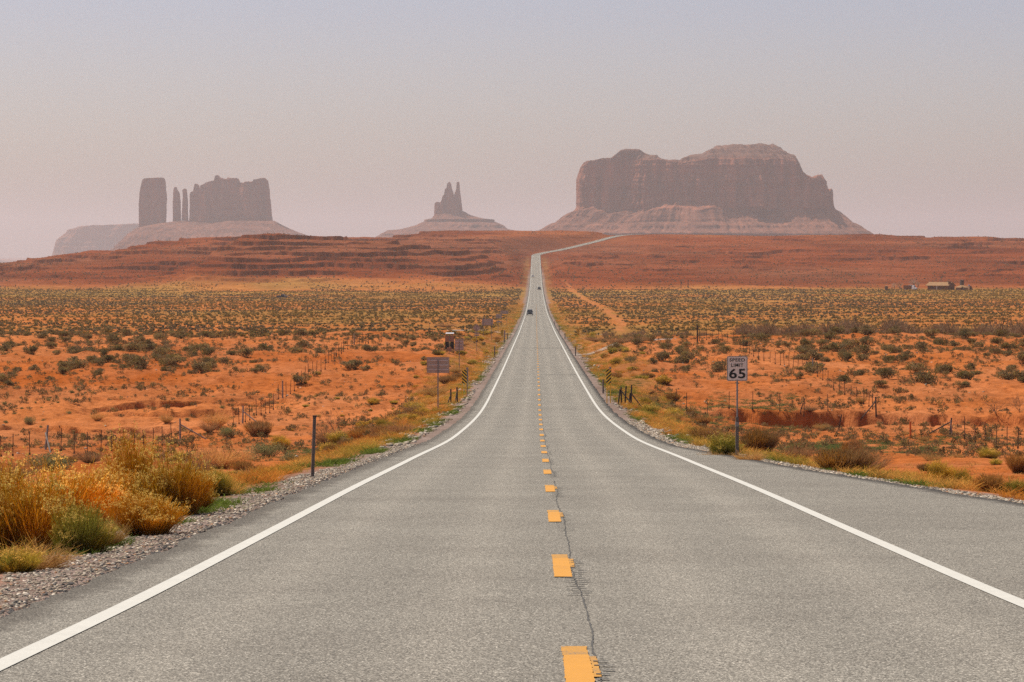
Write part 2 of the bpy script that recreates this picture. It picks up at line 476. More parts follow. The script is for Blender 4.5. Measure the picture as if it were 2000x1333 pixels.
def mat_leaf(name, trans=.35, jitter=.25):
    m, n, l, bs = new_mat(name)
    at = n.new('ShaderNodeAttribute'); at.attribute_name = 'col'
    oi = n.new('ShaderNodeObjectInfo')
    k = ramp(n, l, oi.outputs['Random'], [(0, (1 - jitter, 1 - jitter * .8, 1 - jitter)), (.5, (1, 1, 1)), (1, (1 + jitter, 1 + jitter * .8, 1 + jitter * .4))])
    c = mixc(n, l, 1.0, mixc(n, l, 1.0, at.outputs['Color'], (1.75, 1.62, 1.4), 'MULTIPLY'), k, 'MULTIPLY')
    l.new(c, bs.inputs['Base Color']); bs.inputs['Roughness'].default_value = .8
    bs.inputs['Specular IOR Level'].default_value = .02
    tr = n.new('ShaderNodeBsdfTranslucent'); l.new(c, tr.inputs[0])
    mx = n.new('ShaderNodeMixShader'); mx.inputs[0].default_value = trans
    l.new(bs.outputs[0], mx.inputs[1]); l.new(tr.outputs[0], mx.inputs[2])
    l.new(mx.outputs[0], n['Material Output'].inputs[0])
    return m

M = {}
M['ground'] = mat_ground()
M['asphalt'] = mat_asphalt()
M['white'] = mat_paint('road_paint_white', (.61, .59, .52), .56)
M['yellow'] = mat_paint('road_paint_yellow', (.66, .30, .030), .60)
M['oldyellow'] = mat_paint('faded_paint_yellow', (.60, .29, .038), .70)
M['tar'] = simple('tar', (.085, .08, .07), .9, 0, .3, 20)
M['rock'] = mat_rock()
M['leaf'] = mat_leaf('shrub_leaves', .42)
M['steel'] = simple('galvanised_steel', (.30, .27, .26), .55, .5, .15, 3)
M['alum'] = simple('sign_back_aluminium', (.44, .32, .26), .5, .35, .10, 2)
M['rib'] = simple('sign_rib_aluminium', (.55, .47, .45), .45, .4, .08, 2)
M['rust'] = simple('rusty_post_steel', (.075, .045, .035), .8, .2, .35, 8)
M['wood'] = simple('weathered_wood', (.26, .22, .19), .9, 0, .35, 5)
M['darkwood'] = simple('dark_wood', (.06, .042, .033), .9, 0, .4, 5)
M['postgrey'] = simple('marker_post_grey', (.16, .125, .105), .6, .2, .25, 6)
M['signwhite'] = simple('sign_face_white', (.82, .68, .59), .5, 0, .05, 2)
M['black'] = simple('sign_black', (.012, .012, .012), .5, 0, .2, 4)
M['mkyellow'] = simple('marker_yellow', (.95, .55, .03), .5, 0, .06, 4)
M['orange'] = simple('orange_post', (.60, .14, .02), .6, 0, .1, 4)
M['panelwhite'] = simple('panel_white', (.85, .85, .85), .3, 0, .03, 4)
M['boardbrown'] = simple('board_brown', (.34, .19, .12), .8, 0, .12, 4)
M['tyre'] = simple('tyre_rubber', (.02, .02, .02), .9, 0, .2, 6)
M['glass'] = simple('dark_glass', (.025, .03, .035), .08, 0, .1, 2)
M['lamp'] = simple('headlight_glass', (.9, .9, .88), .15, 0, .02, 3)
M['tail'] = simple('tail_light_red', (.35, .02, .015), .3, 0, .05, 3)
M['chrome'] = simple('bumper_metal', (.5, .5, .5), .3, .8, .05, 3)
M['stone'] = None

def car_paint(name, c):
    m = simple(name, c, .3, .3, .05, 2); m.node_tree.nodes['Principled BSDF'].inputs['Coat Weight'].default_value = .6
    return m

# ------------------------------------------------------------------ ground sheet
def build_ground():
    ys = [-45.0]
    while ys[-1] < 45000:
        y = ys[-1]
        if y < 20: d = .8
        elif 226 < y < 286: d = .2
        elif y < 1850: d = float(np.clip(y * y / (F * np.interp(y, [20, 100, 200, 300, 1000, 1850], [2.9, 6.5, 10, 11, 20, 24])) * 1.25, .10, 9))
        elif y < 2560: d = 1.25
        elif y < 3420: d = 2.2
        else: d = max(12, (y - 3300) * .09)
        ys.append(y + d)
    ys = np.array(ys)
    td = np.linspace(-.19, .19, 760)
    to = .19 + (np.linspace(0, 1, 34)[1:] ** 1.6) * .5
    t = np.concatenate([-to[::-1], td, to])
    X = CAMX + t[None, :] * (ys[:, None] + 60); Y = np.repeat(ys[:, None], len(t), 1)
    # columns follow the bending road a little better with exact heights
    Z = ground_z(X, Y)
    x, y, z = X.ravel(), Y.ravel(), Z.ravel()
    def c(*a): return np.array(a)
    big = np.clip(.5 + 1.1 * fbm2(x / 38, y / 60, 201, 4), 0, 1)[:, None]
    sm = np.clip(.5 + 1.2 * fbm2(x / 6, y / 9, 205, 3), 0, 1)[:, None]
    col = c(.40, .108, .024) * (1 - big) + c(.50, .165, .050) * big
    col = col * (1 - .35 * sm) + .35 * sm * c(.47, .20, .095)
    # pale flat with dry grass
    flat = (sstep(430, 620, y) * (1 - sstep(1820, 1960, y)))[:, None]
    gp = np.clip(.45 + 1.4 * fbm2(x / 60, y / 160, 221, 4), 0, 1)[:, None]
    col = col * (1 - flat) + flat * (c(.46, .155, .042) * (1 - gp) + c(.30, .155, .045) * gp)
    gr = (sstep(1250, 1600, y) * (1 - sstep(1880, 1990, y)))[:, None] * np.clip(.5 + 1.4 * fbm2(x / 120, y / 90, 231, 3), 0, 1)[:, None]
    col = col * (1 - .8 * gr) + .8 * gr * c(.36, .20, .055)
    # hill
    hm = sstep(1840, 2020, y + 60 * fbm2(x / 60, y / 60, 235, 3))[:, None]
    hb = np.clip(.5 + 1.3 * fbm2(x / 90, y / 150, 241, 4), 0, 1)[:, None]
    hz = np.clip(.5 + 1.6 * fbm2(x / 220, z / 7, 245, 3), 0, 1)[:, None]
    hc = c(.165, .039, .013) * (1 - hb) + c(.245, .063, .022) * hb
    hc = hc * (1 - .55 * hz ** 2) + .55 * hz ** 2 * c(.23, .092, .048)
    # bare rock where the beds stand up steep
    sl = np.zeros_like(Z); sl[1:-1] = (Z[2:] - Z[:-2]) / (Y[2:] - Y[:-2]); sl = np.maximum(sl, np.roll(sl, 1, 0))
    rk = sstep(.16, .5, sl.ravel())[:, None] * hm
    top = (sstep(-2, 12, z) * np.clip(.4 + 1.5 * fbm2(x / 80, y / 200, 251, 3), 0, 1))[:, None]
    hc = hc * (1 - top) + top * c(.30, .095, .034)
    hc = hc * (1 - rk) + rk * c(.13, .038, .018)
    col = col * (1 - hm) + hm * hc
    # grassy verge beside the road
    d = np.abs(x - road_x(y))
    e = np.where(x > 0, pull_edge(y), 4.45)
    vg = (sstep(.6, 1.8, d - e) * (1 - sstep(3.5, 8.0, d - e)) * sstep(20, 60, y) * (1 - sstep(2700, 3000, y)) * np.clip(.55 + 1.3 * fbm2(x / 3, y / 8, 261, 3), 0, 1))[:, None]
    col = col * (1 - .8 * vg) + .8 * vg * c(.255, .15, .055)
    gv = ((1 - sstep(.8, 2.2, d - e + .9 * fbm2(x / 2, y / 3, 265, 3))) * (1 - sstep(2200, 2600, y)))[:, None]
    col = col * (1 - gv) + gv * c(.27, .20, .165)
    # a dirt track running beside the road on the right
    tx = np.interp(y, [600, 750, 1000, 1250, 1900, 2050], [17, 20.5, 24, 25, 21, 18]) + 2.5 * noise2(y / 70, y * 0, 271)
    tr = ((1 - sstep(.6, 2.6, np.abs(x - tx) + 2.2 * np.abs(fbm2(x / 5, y / 20, 273, 2)))) * sstep(580, 700, y) * (1 - sstep(1950, 2100, y)))[:, None]
    col = col * (1 - .7 * tr) + .7 * tr * c(.48, .175, .065)
    n, m = X.shape
    i = np.arange(n * m).reshape(n, m)
    Q = np.stack([i[:-1, :-1], i[:-1, 1:], i[1:, 1:], i[1:, :-1]], -1).reshape(-1, 4)
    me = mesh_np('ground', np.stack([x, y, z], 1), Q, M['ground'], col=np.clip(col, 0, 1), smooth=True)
    o = link('ground', me); o['kind'] = 'structure'
    print('ground', n, m)
    return tx
build_ground()

# ------------------------------------------------------------------ road and markings
RY = [-45.0]
while RY[-1] < 3520:
    y = RY[-1]; RY.append(y + float(np.clip(y * y / F / 18, .5, 5)) if y > 0 else y + 1.0)
RY = np.array(RY)
def road_frame(y):
    dx = (road_x(y + .5) - road_x(y - .5))
    nrm = np.sqrt(1 + dx * dx)
    return road_x(y), 1 / nrm, -dx / nrm          # centre x, right vector (x, y)

def strip(name, mat, y, lats, lift, attrs=True, skirt=.0, edges=None):
    """lats: list of functions or numbers, lateral offsets; lift above the road"""
    cx, rx, ry = road_frame(y)
    zr = ROAD(y); V = []; L = []; E = []
    cols = []
    for k in lats:
        lt = k(y) if callable(k) else np.full_like(y, k)
        cols.append(lt)
    cols = np.stack(cols, 1)
    X = cx[:, None] + cols * rx[:, None]; Y = y[:, None] + cols * ry[:, None]
    Z = np.repeat(zr[:, None], cols.shape[1], 1) + (lift(y)[:, None] if callable(lift) else lift)
    if skirt: Z[:, 0] -= skirt; Z[:, -1] -= skirt
    n, m = X.shape; i = np.arange(n * m).reshape(n, m)
    Q = np.stack([i[:-1, :-1], i[:-1, 1:], i[1:, 1:], i[1:, :-1]], -1).reshape(-1, 4)
    at = {}
    if attrs:
        le = cols - cols[:, 1:2]; re_ = cols[:, -2:-1] - cols
        at = {'lat': cols.ravel(), 'edge': np.minimum(le, re_).ravel()}
    me = mesh_np(name, np.stack([X, Y, Z], -1).reshape(-1, 3), Q, mat, attrs=at)
    o = link(name, me); o['kind'] = 'structure'; return o

wob = lambda s, a, sd: (lambda y: s + a * noise2(y / 1.7, y * 0, sd) + a * .7 * noise2(y / .5, y * 0, sd + 1))
lw, rw = wob(0, .12, 3), wob(0, .12, 4)
strip('road', M['asphalt'], RY, [lambda y: -4.46 + lw(y), lambda y: -4.45 + lw(y), -4.0, -3.0, -1.5, 0, 1.5, 3.0, 3.9,
      lambda y: pull_edge(y) - .3, lambda y: pull_edge(y) + rw(y), lambda y: pull_edge(y) + rw(y) + .01], 0.0, skirt=.30)
LIFT = lambda y: .006 + np.clip(y, 0, 4000) * 2.2e-5
for s in (-1, 1):
    strip('edge_line', M['white'], RY[RY < 3515], [s * 3.65 - .082, s * 3.65 + .082], LIFT, attrs=False)

def patches(name, mat, rects, lift):
    """flat painted rectangles (x0, x1, y0, y1) on the road, cut to follow it"""
    V = []; Q = []
    for x0, x1, y0, y1 in rects:
        n = max(1, int((y1 - y0) / (.05 if y0 < 120 else .8))); ys = np.linspace(y0, y1, n + 1); o = len(V)
        for yy in ys:
            z = float(ROAD(yy)) + lift + 2.2e-5 * yy; c = float(road_x(yy))
            jx = .0028 if n > 8 else 0
            V += [(c + x0 + random.gauss(0, jx), yy, z), (c + x1 + random.gauss(0, jx), yy + random.gauss(0, jx), z)]
        Q += [(o + 2 * k, o + 2 * k + 1, o + 2 * k + 3, o + 2 * k + 2) for k in range(n)]
    o = link(name, mesh_np(name, np.array(V), np.array(Q), mat)); o['kind'] = 'structure'; return o

near = [28.6 + 12.2 * k for k in range(-1, 105)]
patches('centre_dashes', M['yellow'], [(-.155, .015, y, y + 3.2) for y in near], .0085)
patches('old_centre_dashes', M['oldyellow'], [(-.160, .010, y + 3.2, y + 3.95) for y in near[:14]] + [(.017, .06, y + 1.6, y + 3.1) for y in near[:4]], .0085)
rum = []
for y in near[:10]:
    for k in range(19):
        yy = y - 2.6 + k * .31
        r = .13 + .03 * math.sin(k * 1.3)
        if yy > y and yy < y + 3.2: rum.append((.03 if k % 3 else .075, r, yy, yy + .05))
        else: rum.append((-.06 + .05 * (k % 2), r, yy, yy + .05))
patches('rumble_grooves', M['tar'], rum, .0125)
# the joint crack along the centre, and cracks across the lanes
def crack(pts, w):
    V = []; Q = []
    for k, (x, y) in enumerate(pts):
        hw = w * (.4 + 1.2 * random.random())
        t = pts[min(k + 1, len(pts) - 1)]; s_ = pts[max(k - 1, 0)]
        dx, dy = t[0] - s_[0], t[1] - s_[1]; n = math.hypot(dx, dy); nx, ny = dy / n, -dx / n
        for sg in (-1, 1):
            xx, yy = x + nx * hw * sg, y + ny * hw * sg
            V.append((xx, yy, float(ROAD(yy)) + .0045 + 2.0e-5 * yy))
    Q = [(2 * k, 2 * k + 1, 2 * k + 3, 2 * k + 2) for k in range(len(pts) - 1)]
    return V, Q
V, Q = [], []
def addcr(pts, w):
    v, q = crack(pts, w); o = len(V); V.extend(v); Q.extend([tuple(i + o for i in f) for f in q])
yy = np.arange(8, 260, .12)
xc = .045 + .03 * fbm2(yy / 6.0, yy * 0, 301, 2) * 2 + .018 * fbm2(yy / .5, yy * 0, 303, 3)
seg = []
for a, b in zip(xc, yy):
    if noise2(np.array([b / 2.3]), np.array([.5]), 307)[0] > -.22 - (.2 if b < 60 else 0): seg.append((float(a), float(b)))
    else:
        if len(seg) > 4: addcr(seg, .006)
        seg = []
if len(seg) > 4: addcr(seg, .006)
for yc, x0, x1, w in ((436, -3.2, 4.2, .30), (288, .1, 4.3, .22), (430, -.2, 4.2, .2)):
    xs = np.arange(x0, x1, .15)
    ys_ = yc + .5 * fbm2(xs / 1.2, xs * 0 + yc, 311, 3) * (1 if yc > 200 else .4)
    addcr([(float(a), float(b)) for a, b in zip(xs, ys_)], w)
xs = np.linspace(1.25, 1.55, 16); 0 and addcr([(float(1.25 + .3 * k / 15 + .01 * math.sin(k)), 47 - k * .55) for k in range(16)], .005)
o = link('road_crack', mesh_np('road_crack', np.array(V), np.array(Q), M['tar'])); o['kind'] = 'structure'

# gravel turn-offs
M['gravelroad'] = simple('gravel_track', (.30, .235, .19), .95, 0, .3, 3)
def ground_strip(name, pts, w, lift=.05):
    P = Pchip(pts) if False else None
    V = []; Q = []; n = len(pts)
    px = np.interp(np.linspace(0, n - 1, n * 12), range(n), [p[0] for p in pts]); py = np.interp(np.linspace(0, n - 1, n * 12), range(n), [p[1] for p in pts])
    ww = np.interp(np.linspace(0, n - 1, n * 12), range(n), [p[2] for p in pts]) if len(pts[0]) > 2 else np.full(n * 12, w)
    for k in range(len(px)):
        a, b = max(k - 1, 0), min(k + 1, len(px) - 1)
        dx, dy = px[b] - px[a], py[b] - py[a]; L = math.hypot(dx, dy); nx, ny = -dy / L, dx / L
        for j in range(7):
            q = (j / 6 - .5) * ww[k]
            X, Y = px[k] + nx * q, py[k] + ny * q
            zz = gz(X, Y) + lift - (.12 if j in (0, 6) else 0)
            V.append((X, Y, zz))
    for k in range(len(px) - 1):
        for j in range(6): a = k * 7 + j; Q.append((a, a + 1, a + 8, a + 7))
    o = link(name, mesh_np(name, np.array(V), np.array(Q), M['gravelroad'], smooth=True)); o['kind'] = 'structure'
D0 = hit(1160, 689)[1]
ground_strip('side_road', [(4.3, D0 - 6, 16), (6.5, D0 - 2, 9), (10, D0 + 4, 6), (17, D0 + 10, 5), (26, D0 + 22, 5)], 6)
ground_strip('side_road', [(-4.3, 590, 40), (-6.5, 596, 22), (-10, 604, 9), (-15, 612, 6)], 6)

# ------------------------------------------------------------------ buttes and mesas
def butte(name, D, levels, top=None, dr=.6, nrad=700, rows=150, cliff_z=None, rim=None, flute=.05, seed=1, sq=3.0, ccol=(.235, .088, .050), tcol=(.19, .080, .050), pcol=(.155, .08, .056), capk=.6, inner=24, wconst=34.0, run=1.5, lean=.15, bay=4.5, ledk=.5):
    """levels: (py, pxL, pxR) from the foot upward. top: (px, py) skyline. rim: (px, py) where the wall turns into the cap."""
    s = D / F
    lz = np.array([(480 - a) * s for a, _, _ in levels]); lx0 = np.array([(b - 1046) * s for _, b, _ in levels]); lx1 = np.array([(c - 1046) * s for _, _, c in levels])
    zs = np.concatenate([np.linspace(lz[0], lz[-1], rows)])
    a = np.interp(zs, lz, (lx1 - lx0) / 2); cx = np.interp(zs, lz, (lx0 + lx1) / 2)
    th = np.linspace(0, 2 * np.pi, nrad, endpoint=False)
    ct, st = np.cos(th), np.sin(th)
    ux = np.sign(ct) * np.abs(ct) ** (2 / sq); uy = np.sign(st) * np.abs(st) ** (2 / sq)
    atop = a[-1]
    cz = cliff_z if cliff_z is not None else -1e9
    dep = np.where(zs < cz, a[-1] * dr + run * (a - np.interp(cz, zs, a)), a[-1] * dr + lean * (zs[-1] - zs) - lean * (zs[-1] - cz)) if cliff_z is not None else a * dr
    X = cx[:, None] + a[:, None] * ux[None]; Y = D + dep[:, None] * uy[None]; Z = np.repeat(zs[:, None], nrad, 1)
    # flutes on the wall, gullies and ledges on the talus
    wall = sstep(-6, 6, zs - cz)[:, None]
    wx = ux * atop + 1.7 * seed * 100; wy = uy * atop * dr
    sc = max(np.mean(a) * flute, 3.0)
    fl = fbm3(wx[None] / (sc * 2.2), wy[None] / (sc * 2.2), Z / (sc * 14), seed, 5, .55)
    big = fbm3(wx / (sc * 6.0), wy / (sc * 6.0), wx * 0, seed + 70, 2, .6)[None]
    fl2 = fbm3(wx[None] / (sc * .5), wy[None] / (sc * .5), Z / (sc * 3.0), seed + 20, 4, .6)
    led = fbm2(Z * 0 + 3.3 + fbm2(wx / (sc * 6), wy / (sc * 6), seed + 5, 2)[None] * .7, Z / 9.0, seed + 40, 3, .6)
    gul = fbm3(wx[None] / (sc * 3.5), wy[None] / (sc * 3.5), Z / (sc * 30), seed + 60, 4, .5)
    edgeb = (1 - sstep(.72, .93, np.abs(ux)))[None]
    off = big * sc * bay * edgeb + wall * (fl * sc * 2.0 + fl2 * sc * .55 + led * sc * .2) + (1 - wall) * (gul * sc * 3.0 + led * sc * ledk + fl2 * sc * .9)
    if 0 < cz < 1e5:      # cones of rubble climb the wall unevenly
        cone = fbm3(wx / (sc * 2.6), wy / (sc * 2.6), wx * 0, seed + 90, 3, .55)[None] * wconst
        cone = cone * (1 - sstep(.82, .97, np.abs(ux)))[None]
        Z = Z + cone * np.exp(-((Z - cz) / (wconst * .8)) ** 2)
    nx = ux[None] ; ny = uy[None]
    nl = np.sqrt(nx ** 2 + ny ** 2) + 1e-6
    edgek = (1 - .75 * sstep(.9, .99, np.abs(ux)))[None]
    X = X + off * nx / nl * edgek; Y = Y + off * ny / nl
    # interior rings up to the skyline
    R = [X]; RY_ = [Y]; RZ = [Z]
    sh = np.linspace(1, 0, inner + 1)[1:] ** 1.25
    T = (lambda x: np.interp(x, [(p - 1046) * s for p, _ in top], [(480 - q) * s for _, q in top])) if top else (lambda x: x * 0 + lz[-1])
    Rm = (lambda x: np.interp(x, [(p - 1046) * s for p, _ in rim], [(480 - q) * s for _, q in rim])) if rim else T
    tn = lambda x, y: sc * .22 * fbm2(x / (sc * .6), y / (sc * .6), seed + 80, 3)
    for k in sh:
        xi = cx[-1] + (X[-1] - cx[-1]) * k; yi = D + (Y[-1] - D) * k
        R.append(xi[None]); RY_.append(yi[None]); RZ.append(np.full((1, nrad), lz[-1]))
    nb = rows
    X = np.concatenate(R); Y = np.concatenate(RY_); Z = np.concatenate(RZ)
    inward = np.concatenate([np.zeros(nb), (1 - sh) * atop * dr])[:, None]
    q = capk * inward; stp = 14.0
    q = stp * (np.floor(q / stp) + sstep(.25, .9, q / stp - np.floor(q / stp)))
    lim = np.minimum(T(X), Rm(X) + q) if rim else T(X)
    Z0 = Z.copy()
    capm = (np.arange(len(X)) >= nb)[:, None]
    Z = np.minimum(np.where(capm, 1e9, Z), lim + tn(X, Y) * np.where(lim > cz + 3, 1, 0))
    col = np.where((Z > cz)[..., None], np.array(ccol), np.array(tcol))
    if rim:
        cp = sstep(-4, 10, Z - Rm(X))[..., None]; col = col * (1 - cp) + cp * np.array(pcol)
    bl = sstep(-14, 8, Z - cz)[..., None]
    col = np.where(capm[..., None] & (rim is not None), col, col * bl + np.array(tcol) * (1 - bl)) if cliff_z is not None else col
    n, m = X.shape; i = np.arange(n * m).reshape(n, m); j = np.roll(i, -1, 1)
    Q = np.stack([i[:-1], j[:-1], j[1:], i[1:]], -1).reshape(-1, 4)
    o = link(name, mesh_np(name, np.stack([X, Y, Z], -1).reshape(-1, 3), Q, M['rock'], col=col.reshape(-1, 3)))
    o['kind'] = 'structure'
    return o

def zpx(py, D): return (480 - py) * D / F
butte('mesa', 9000, [(640, 880, 1900), (475, 1005, 1730), (462, 1038, 1702), (452, 1048, 1690), (444, 1062, 1680), (437, 1075, 1668), (436, 1082, 1662), (425, 1094, 1652), (418, 1107, 1641), (413, 1120, 1634), (409, 1126, 1628),
       (404, 1127, 1626), (380, 1126.5, 1624), (350, 1127.5, 1622), (330, 1131, 1620), (312, 1138, 1618)],
      top=[(1120, 345), (1131, 335), (1134, 328), (1140, 319), (1170, 314), (1195, 310), (1203, 302), (1212, 295), (1220, 293), (1245, 294), (1250, 297), (1262, 303), (1281, 307), (1285, 313), (1300, 316), (1325, 317), (1334, 311), (1345, 307), (1370, 303), (1376, 299),
           (1390, 293), (1396, 288), (1430, 286), (1470, 285), (1500, 286), (1507, 285), (1513, 290), (1520, 293), (1532, 303), (1545, 305), (1550, 318), (1554, 321), (1556, 338), (1568, 347), (1580, 351), (1588, 346), (1597, 345), (1604, 356), (1611, 372), (1615, 379), (1618, 370), (1621, 373), (1623, 392), (1626, 405)],
      rim=[(1120, 330), (1140, 319), (1170, 316), (1200, 314), (1285, 316), (1330, 320), (1360, 316), (1400, 312), (1500, 314), (1545, 318), (1556, 338), (1626, 345)],
      dr=.42, nrad=1500, rows=190, cliff_z=zpx(411, 9000), flute=.06, seed=3, sq=3.4, capk=.75, inner=40)
# the left group: one talus, three spires and the big block
DL = 11000
butte('talus', DL, [(640, 60, 800), (480, 236, 612), (462, 256, 599), (457, 262, 585), (456, 266, 580), (447, 274, 560), (441, 300, 548), (436, 330, 538), (432, 360, 530)], dr=.5, nrad=700, rows=90, cliff_z=1e6, tcol=(.17, .072, .046), flute=.07, seed=11, sq=2.4)
butte('butte', DL, [(470, 269, 327), (440, 270.5, 324.5), (400, 270.5, 325), (392, 271, 325.5), (372, 273, 324), (356, 276.5, 323.5), (352, 278, 322.5), (348, 280, 322)],
      top=[(266, 352), (277, 352), (282, 349), (295, 348), (318, 347.5), (321, 349), (323, 352), (330, 353)], dr=.7, nrad=420, rows=150, cliff_z=zpx(470, DL), flute=.13, bay=1.5, seed=5, sq=2.8, inner=14)
butte('rock_spire', DL, [(460, 336, 356), (445, 337, 354), (400, 337.5, 352.5), (393, 338, 352.5), (388, 339, 351), (378, 338.5, 350), (372, 339, 347), (367, 341, 345)],
      top=[(330, 380), (339, 370), (341, 366), (344, 366), (346, 372), (350, 376), (352, 392), (356, 395)], dr=.9, nrad=160, rows=120, cliff_z=zpx(460, DL), flute=.2, bay=0, seed=6, sq=2.3, inner=8)
butte('rock_spire', DL, [(460, 352, 370), (445, 354, 368), (420, 355, 367.5), (396, 356, 367), (380, 357, 365), (372, 357, 364.5), (369, 359, 363)],
      top=[(350, 376), (357, 372), (360, 369), (363, 369), (366, 373), (370, 390)], dr=.9, nrad=160, rows=120, cliff_z=zpx(460, DL), flute=.2, bay=0, seed=7, sq=2.3, inner=8)
butte('butte', DL, [(470, 367, 535), (440, 369, 530.5), (428, 370, 529.5), (400, 370.5, 527.5), (375, 370.5, 526), (355, 371, 525.5), (343, 372, 525)],
      top=[(366, 385), (371, 379), (374, 375), (378, 375), (380, 379), (381, 363), (383, 360), (386, 361), (388, 364), (390, 377), (392, 379), (393, 364), (397, 362), (403, 358), (412, 355), (420, 353), (421.5, 344), (424, 342.5), (427, 344), (430, 348), (440, 351), (443, 351), (445, 348), (464, 349), (467, 357), (477, 359), (479, 356), (494, 356), (497, 352), (507, 350), (510, 349), (518, 348), (520, 352), (523, 353), (525, 365), (528, 372)],
      dr=.5, nrad=900, rows=150, cliff_z=zpx(470, DL), flute=.12, bay=3.2, lean=.2, seed=8, sq=3.0, inner=30)
DK = 11500
butte('talus', DK, [(640, 560, 1180), (475, 715, 1045), (462, 735, 1026), (457, 745, 1012), (449.5, 756, 1006), (449, 776, 996), (446, 790, 990), (440, 814, 982), (438, 817, 978), (432, 827, 967), (429, 829, 966), (428, 840, 948), (420, 848, 918), (412, 856, 905)], dr=.6, nrad=700, rows=120, cliff_z=1e6, tcol=(.17, .072, .046), ledk=1.2, flute=.06, seed=12, sq=2.3)
butte('rock_spire', DK, [(440, 846, 908), (425, 847.5, 904), (410, 848, 903), (396, 848.5, 902.5), (380, 849, 902), (356, 850, 901)],
      top=[(845, 402), (849, 398), (852, 395), (860, 396), (862.5, 391), (864, 384), (867, 381), (869, 370), (872, 368), (873, 360), (875, 357), (878, 356), (881, 360), (882.5, 370), (885, 376), (886.5, 384), (888, 377), (890, 373), (891.5, 368), (892, 357), (895, 355.5), (897, 357), (898, 372), (900, 385), (902, 402), (904, 420)],
      dr=.6, nrad=520, rows=150, cliff_z=zpx(440, DK), flute=.12, bay=.5, seed=9, sq=2.5, inner=22)
butte('mesa', 19000, [(640, 60, 460), (495, 104, 400), (474, 109, 392), (470, 111, 390), (458, 126, 380), (456, 130, 380), (449, 133, 376), (445, 148, 372), (440, 160, 368), (437, 175, 366)],
      top=[(90, 470), (130, 456), (133, 450), (150, 447), (160, 443), (200, 441), (230, 440), (260, 438.5), (335, 437), (370, 440)], dr=.6, nrad=500, rows=100, cliff_z=zpx(470, 19000), flute=.05, seed=14, sq=3.0)
butte('mesa', 27000, [(640, -400, 120), (530, -320, 60), (519, -300, 44), (511, -290, 36), (508, -280, 25)], dr=.5, nrad=300, rows=50, cliff_z=zpx(525, 27000), flute=.05, seed=15)

# ------------------------------------------------------------------ haze
HZ = MB()
HZ.box((0, 24800, 120), (80000, 54400, 680))
hm = bpy.data.materials.new('haze_air'); hm.use_nodes = True
hn, hl = hm.node_tree.nodes, hm.node_tree.links
hn.remove(hn['Principled BSDF'])
pv = hn.new('ShaderNodeVolumePrincipled')
pv.inputs['Color'].default_value = (.955, .925, .925, 1)
pv.inputs['Density'].default_value = 5.0e-5
pv.inputs['Anisotropy'].default_value = .35
hl.new(pv.outputs[0], hn['Material Output'].inputs['Volume'])
hz = HZ.build('haze', hm); hz['kind'] = 'stuff'

# ------------------------------------------------------------------ plants: shapes
def unit(v): return v / (np.linalg.norm(v, axis=-1, keepdims=True) + 1e-9)

def ribbons(rng, base, dirv, L, w, bend, c0, c1, nseg=2, tip=.35):
    N = len(base); dirv = unit(dirv)
    side = unit(np.cross(dirv, unit(rng.normal(size=(N, 3)))))
    t = np.linspace(0, 1, nseg + 1)
    P = base[:, None] + dirv[:, None] * (L[:, None] * t)[..., None] + bend[:, None] * (L[:, None] * t ** 2)[..., None]
    hw = (w[:, None] * (1 - (1 - tip) * t))[..., None] * .5
    V = np.stack([P - side[:, None] * hw, P + side[:, None] * hw], 2)          # N, nseg+1, 2, 3
    C = c0[:, None] * (1 - t)[None, :, None] + c1[:, None] * t[None, :, None]
    C = np.repeat(C[:, :, None], 2, 2)
    k = (np.arange(N) * (nseg + 1) * 2)[:, None] + (np.arange(nseg) * 2)[None]
    Q = np.stack([k, k + 1, k + 3, k + 2], -1).reshape(-1, 4)
    return V.reshape(-1, 3), Q, C.reshape(-1, 3), P

def cards(rng, pos, sx, sz, col, up=0.0):
    N = len(pos)
    a = unit(rng.normal(size=(N, 3)) + np.array([0, 0, up])); b = unit(np.cross(a, unit(rng.normal(size=(N, 3)))))
    a = a * (sz * .5)[:, None]; b = b * (sx * .5)[:, None]
    V = np.stack([pos - a, pos + b * 1.0, pos + a, pos - b], 1).reshape(-1, 3)
    Q = np.arange(4 * N).reshape(N, 4)
    return V, Q, np.repeat(col, 4, 0)

def join(parts):
    V = []; Q = []; C = []; o = 0
    for p in parts:
        V.append(p[0]); Q.append(p[1] + o); C.append(p[2]); o += len(p[0])
    return np.concatenate(V), np.concatenate(Q), np.concatenate(C)

def jit(rng, c, n, a=.25):
    c = np.array(c)[None] * (1 + a * (rng.random((n, 1)) * 2 - 1)) * (1 + .08 * (rng.random((n, 3)) * 2 - 1))
    return c

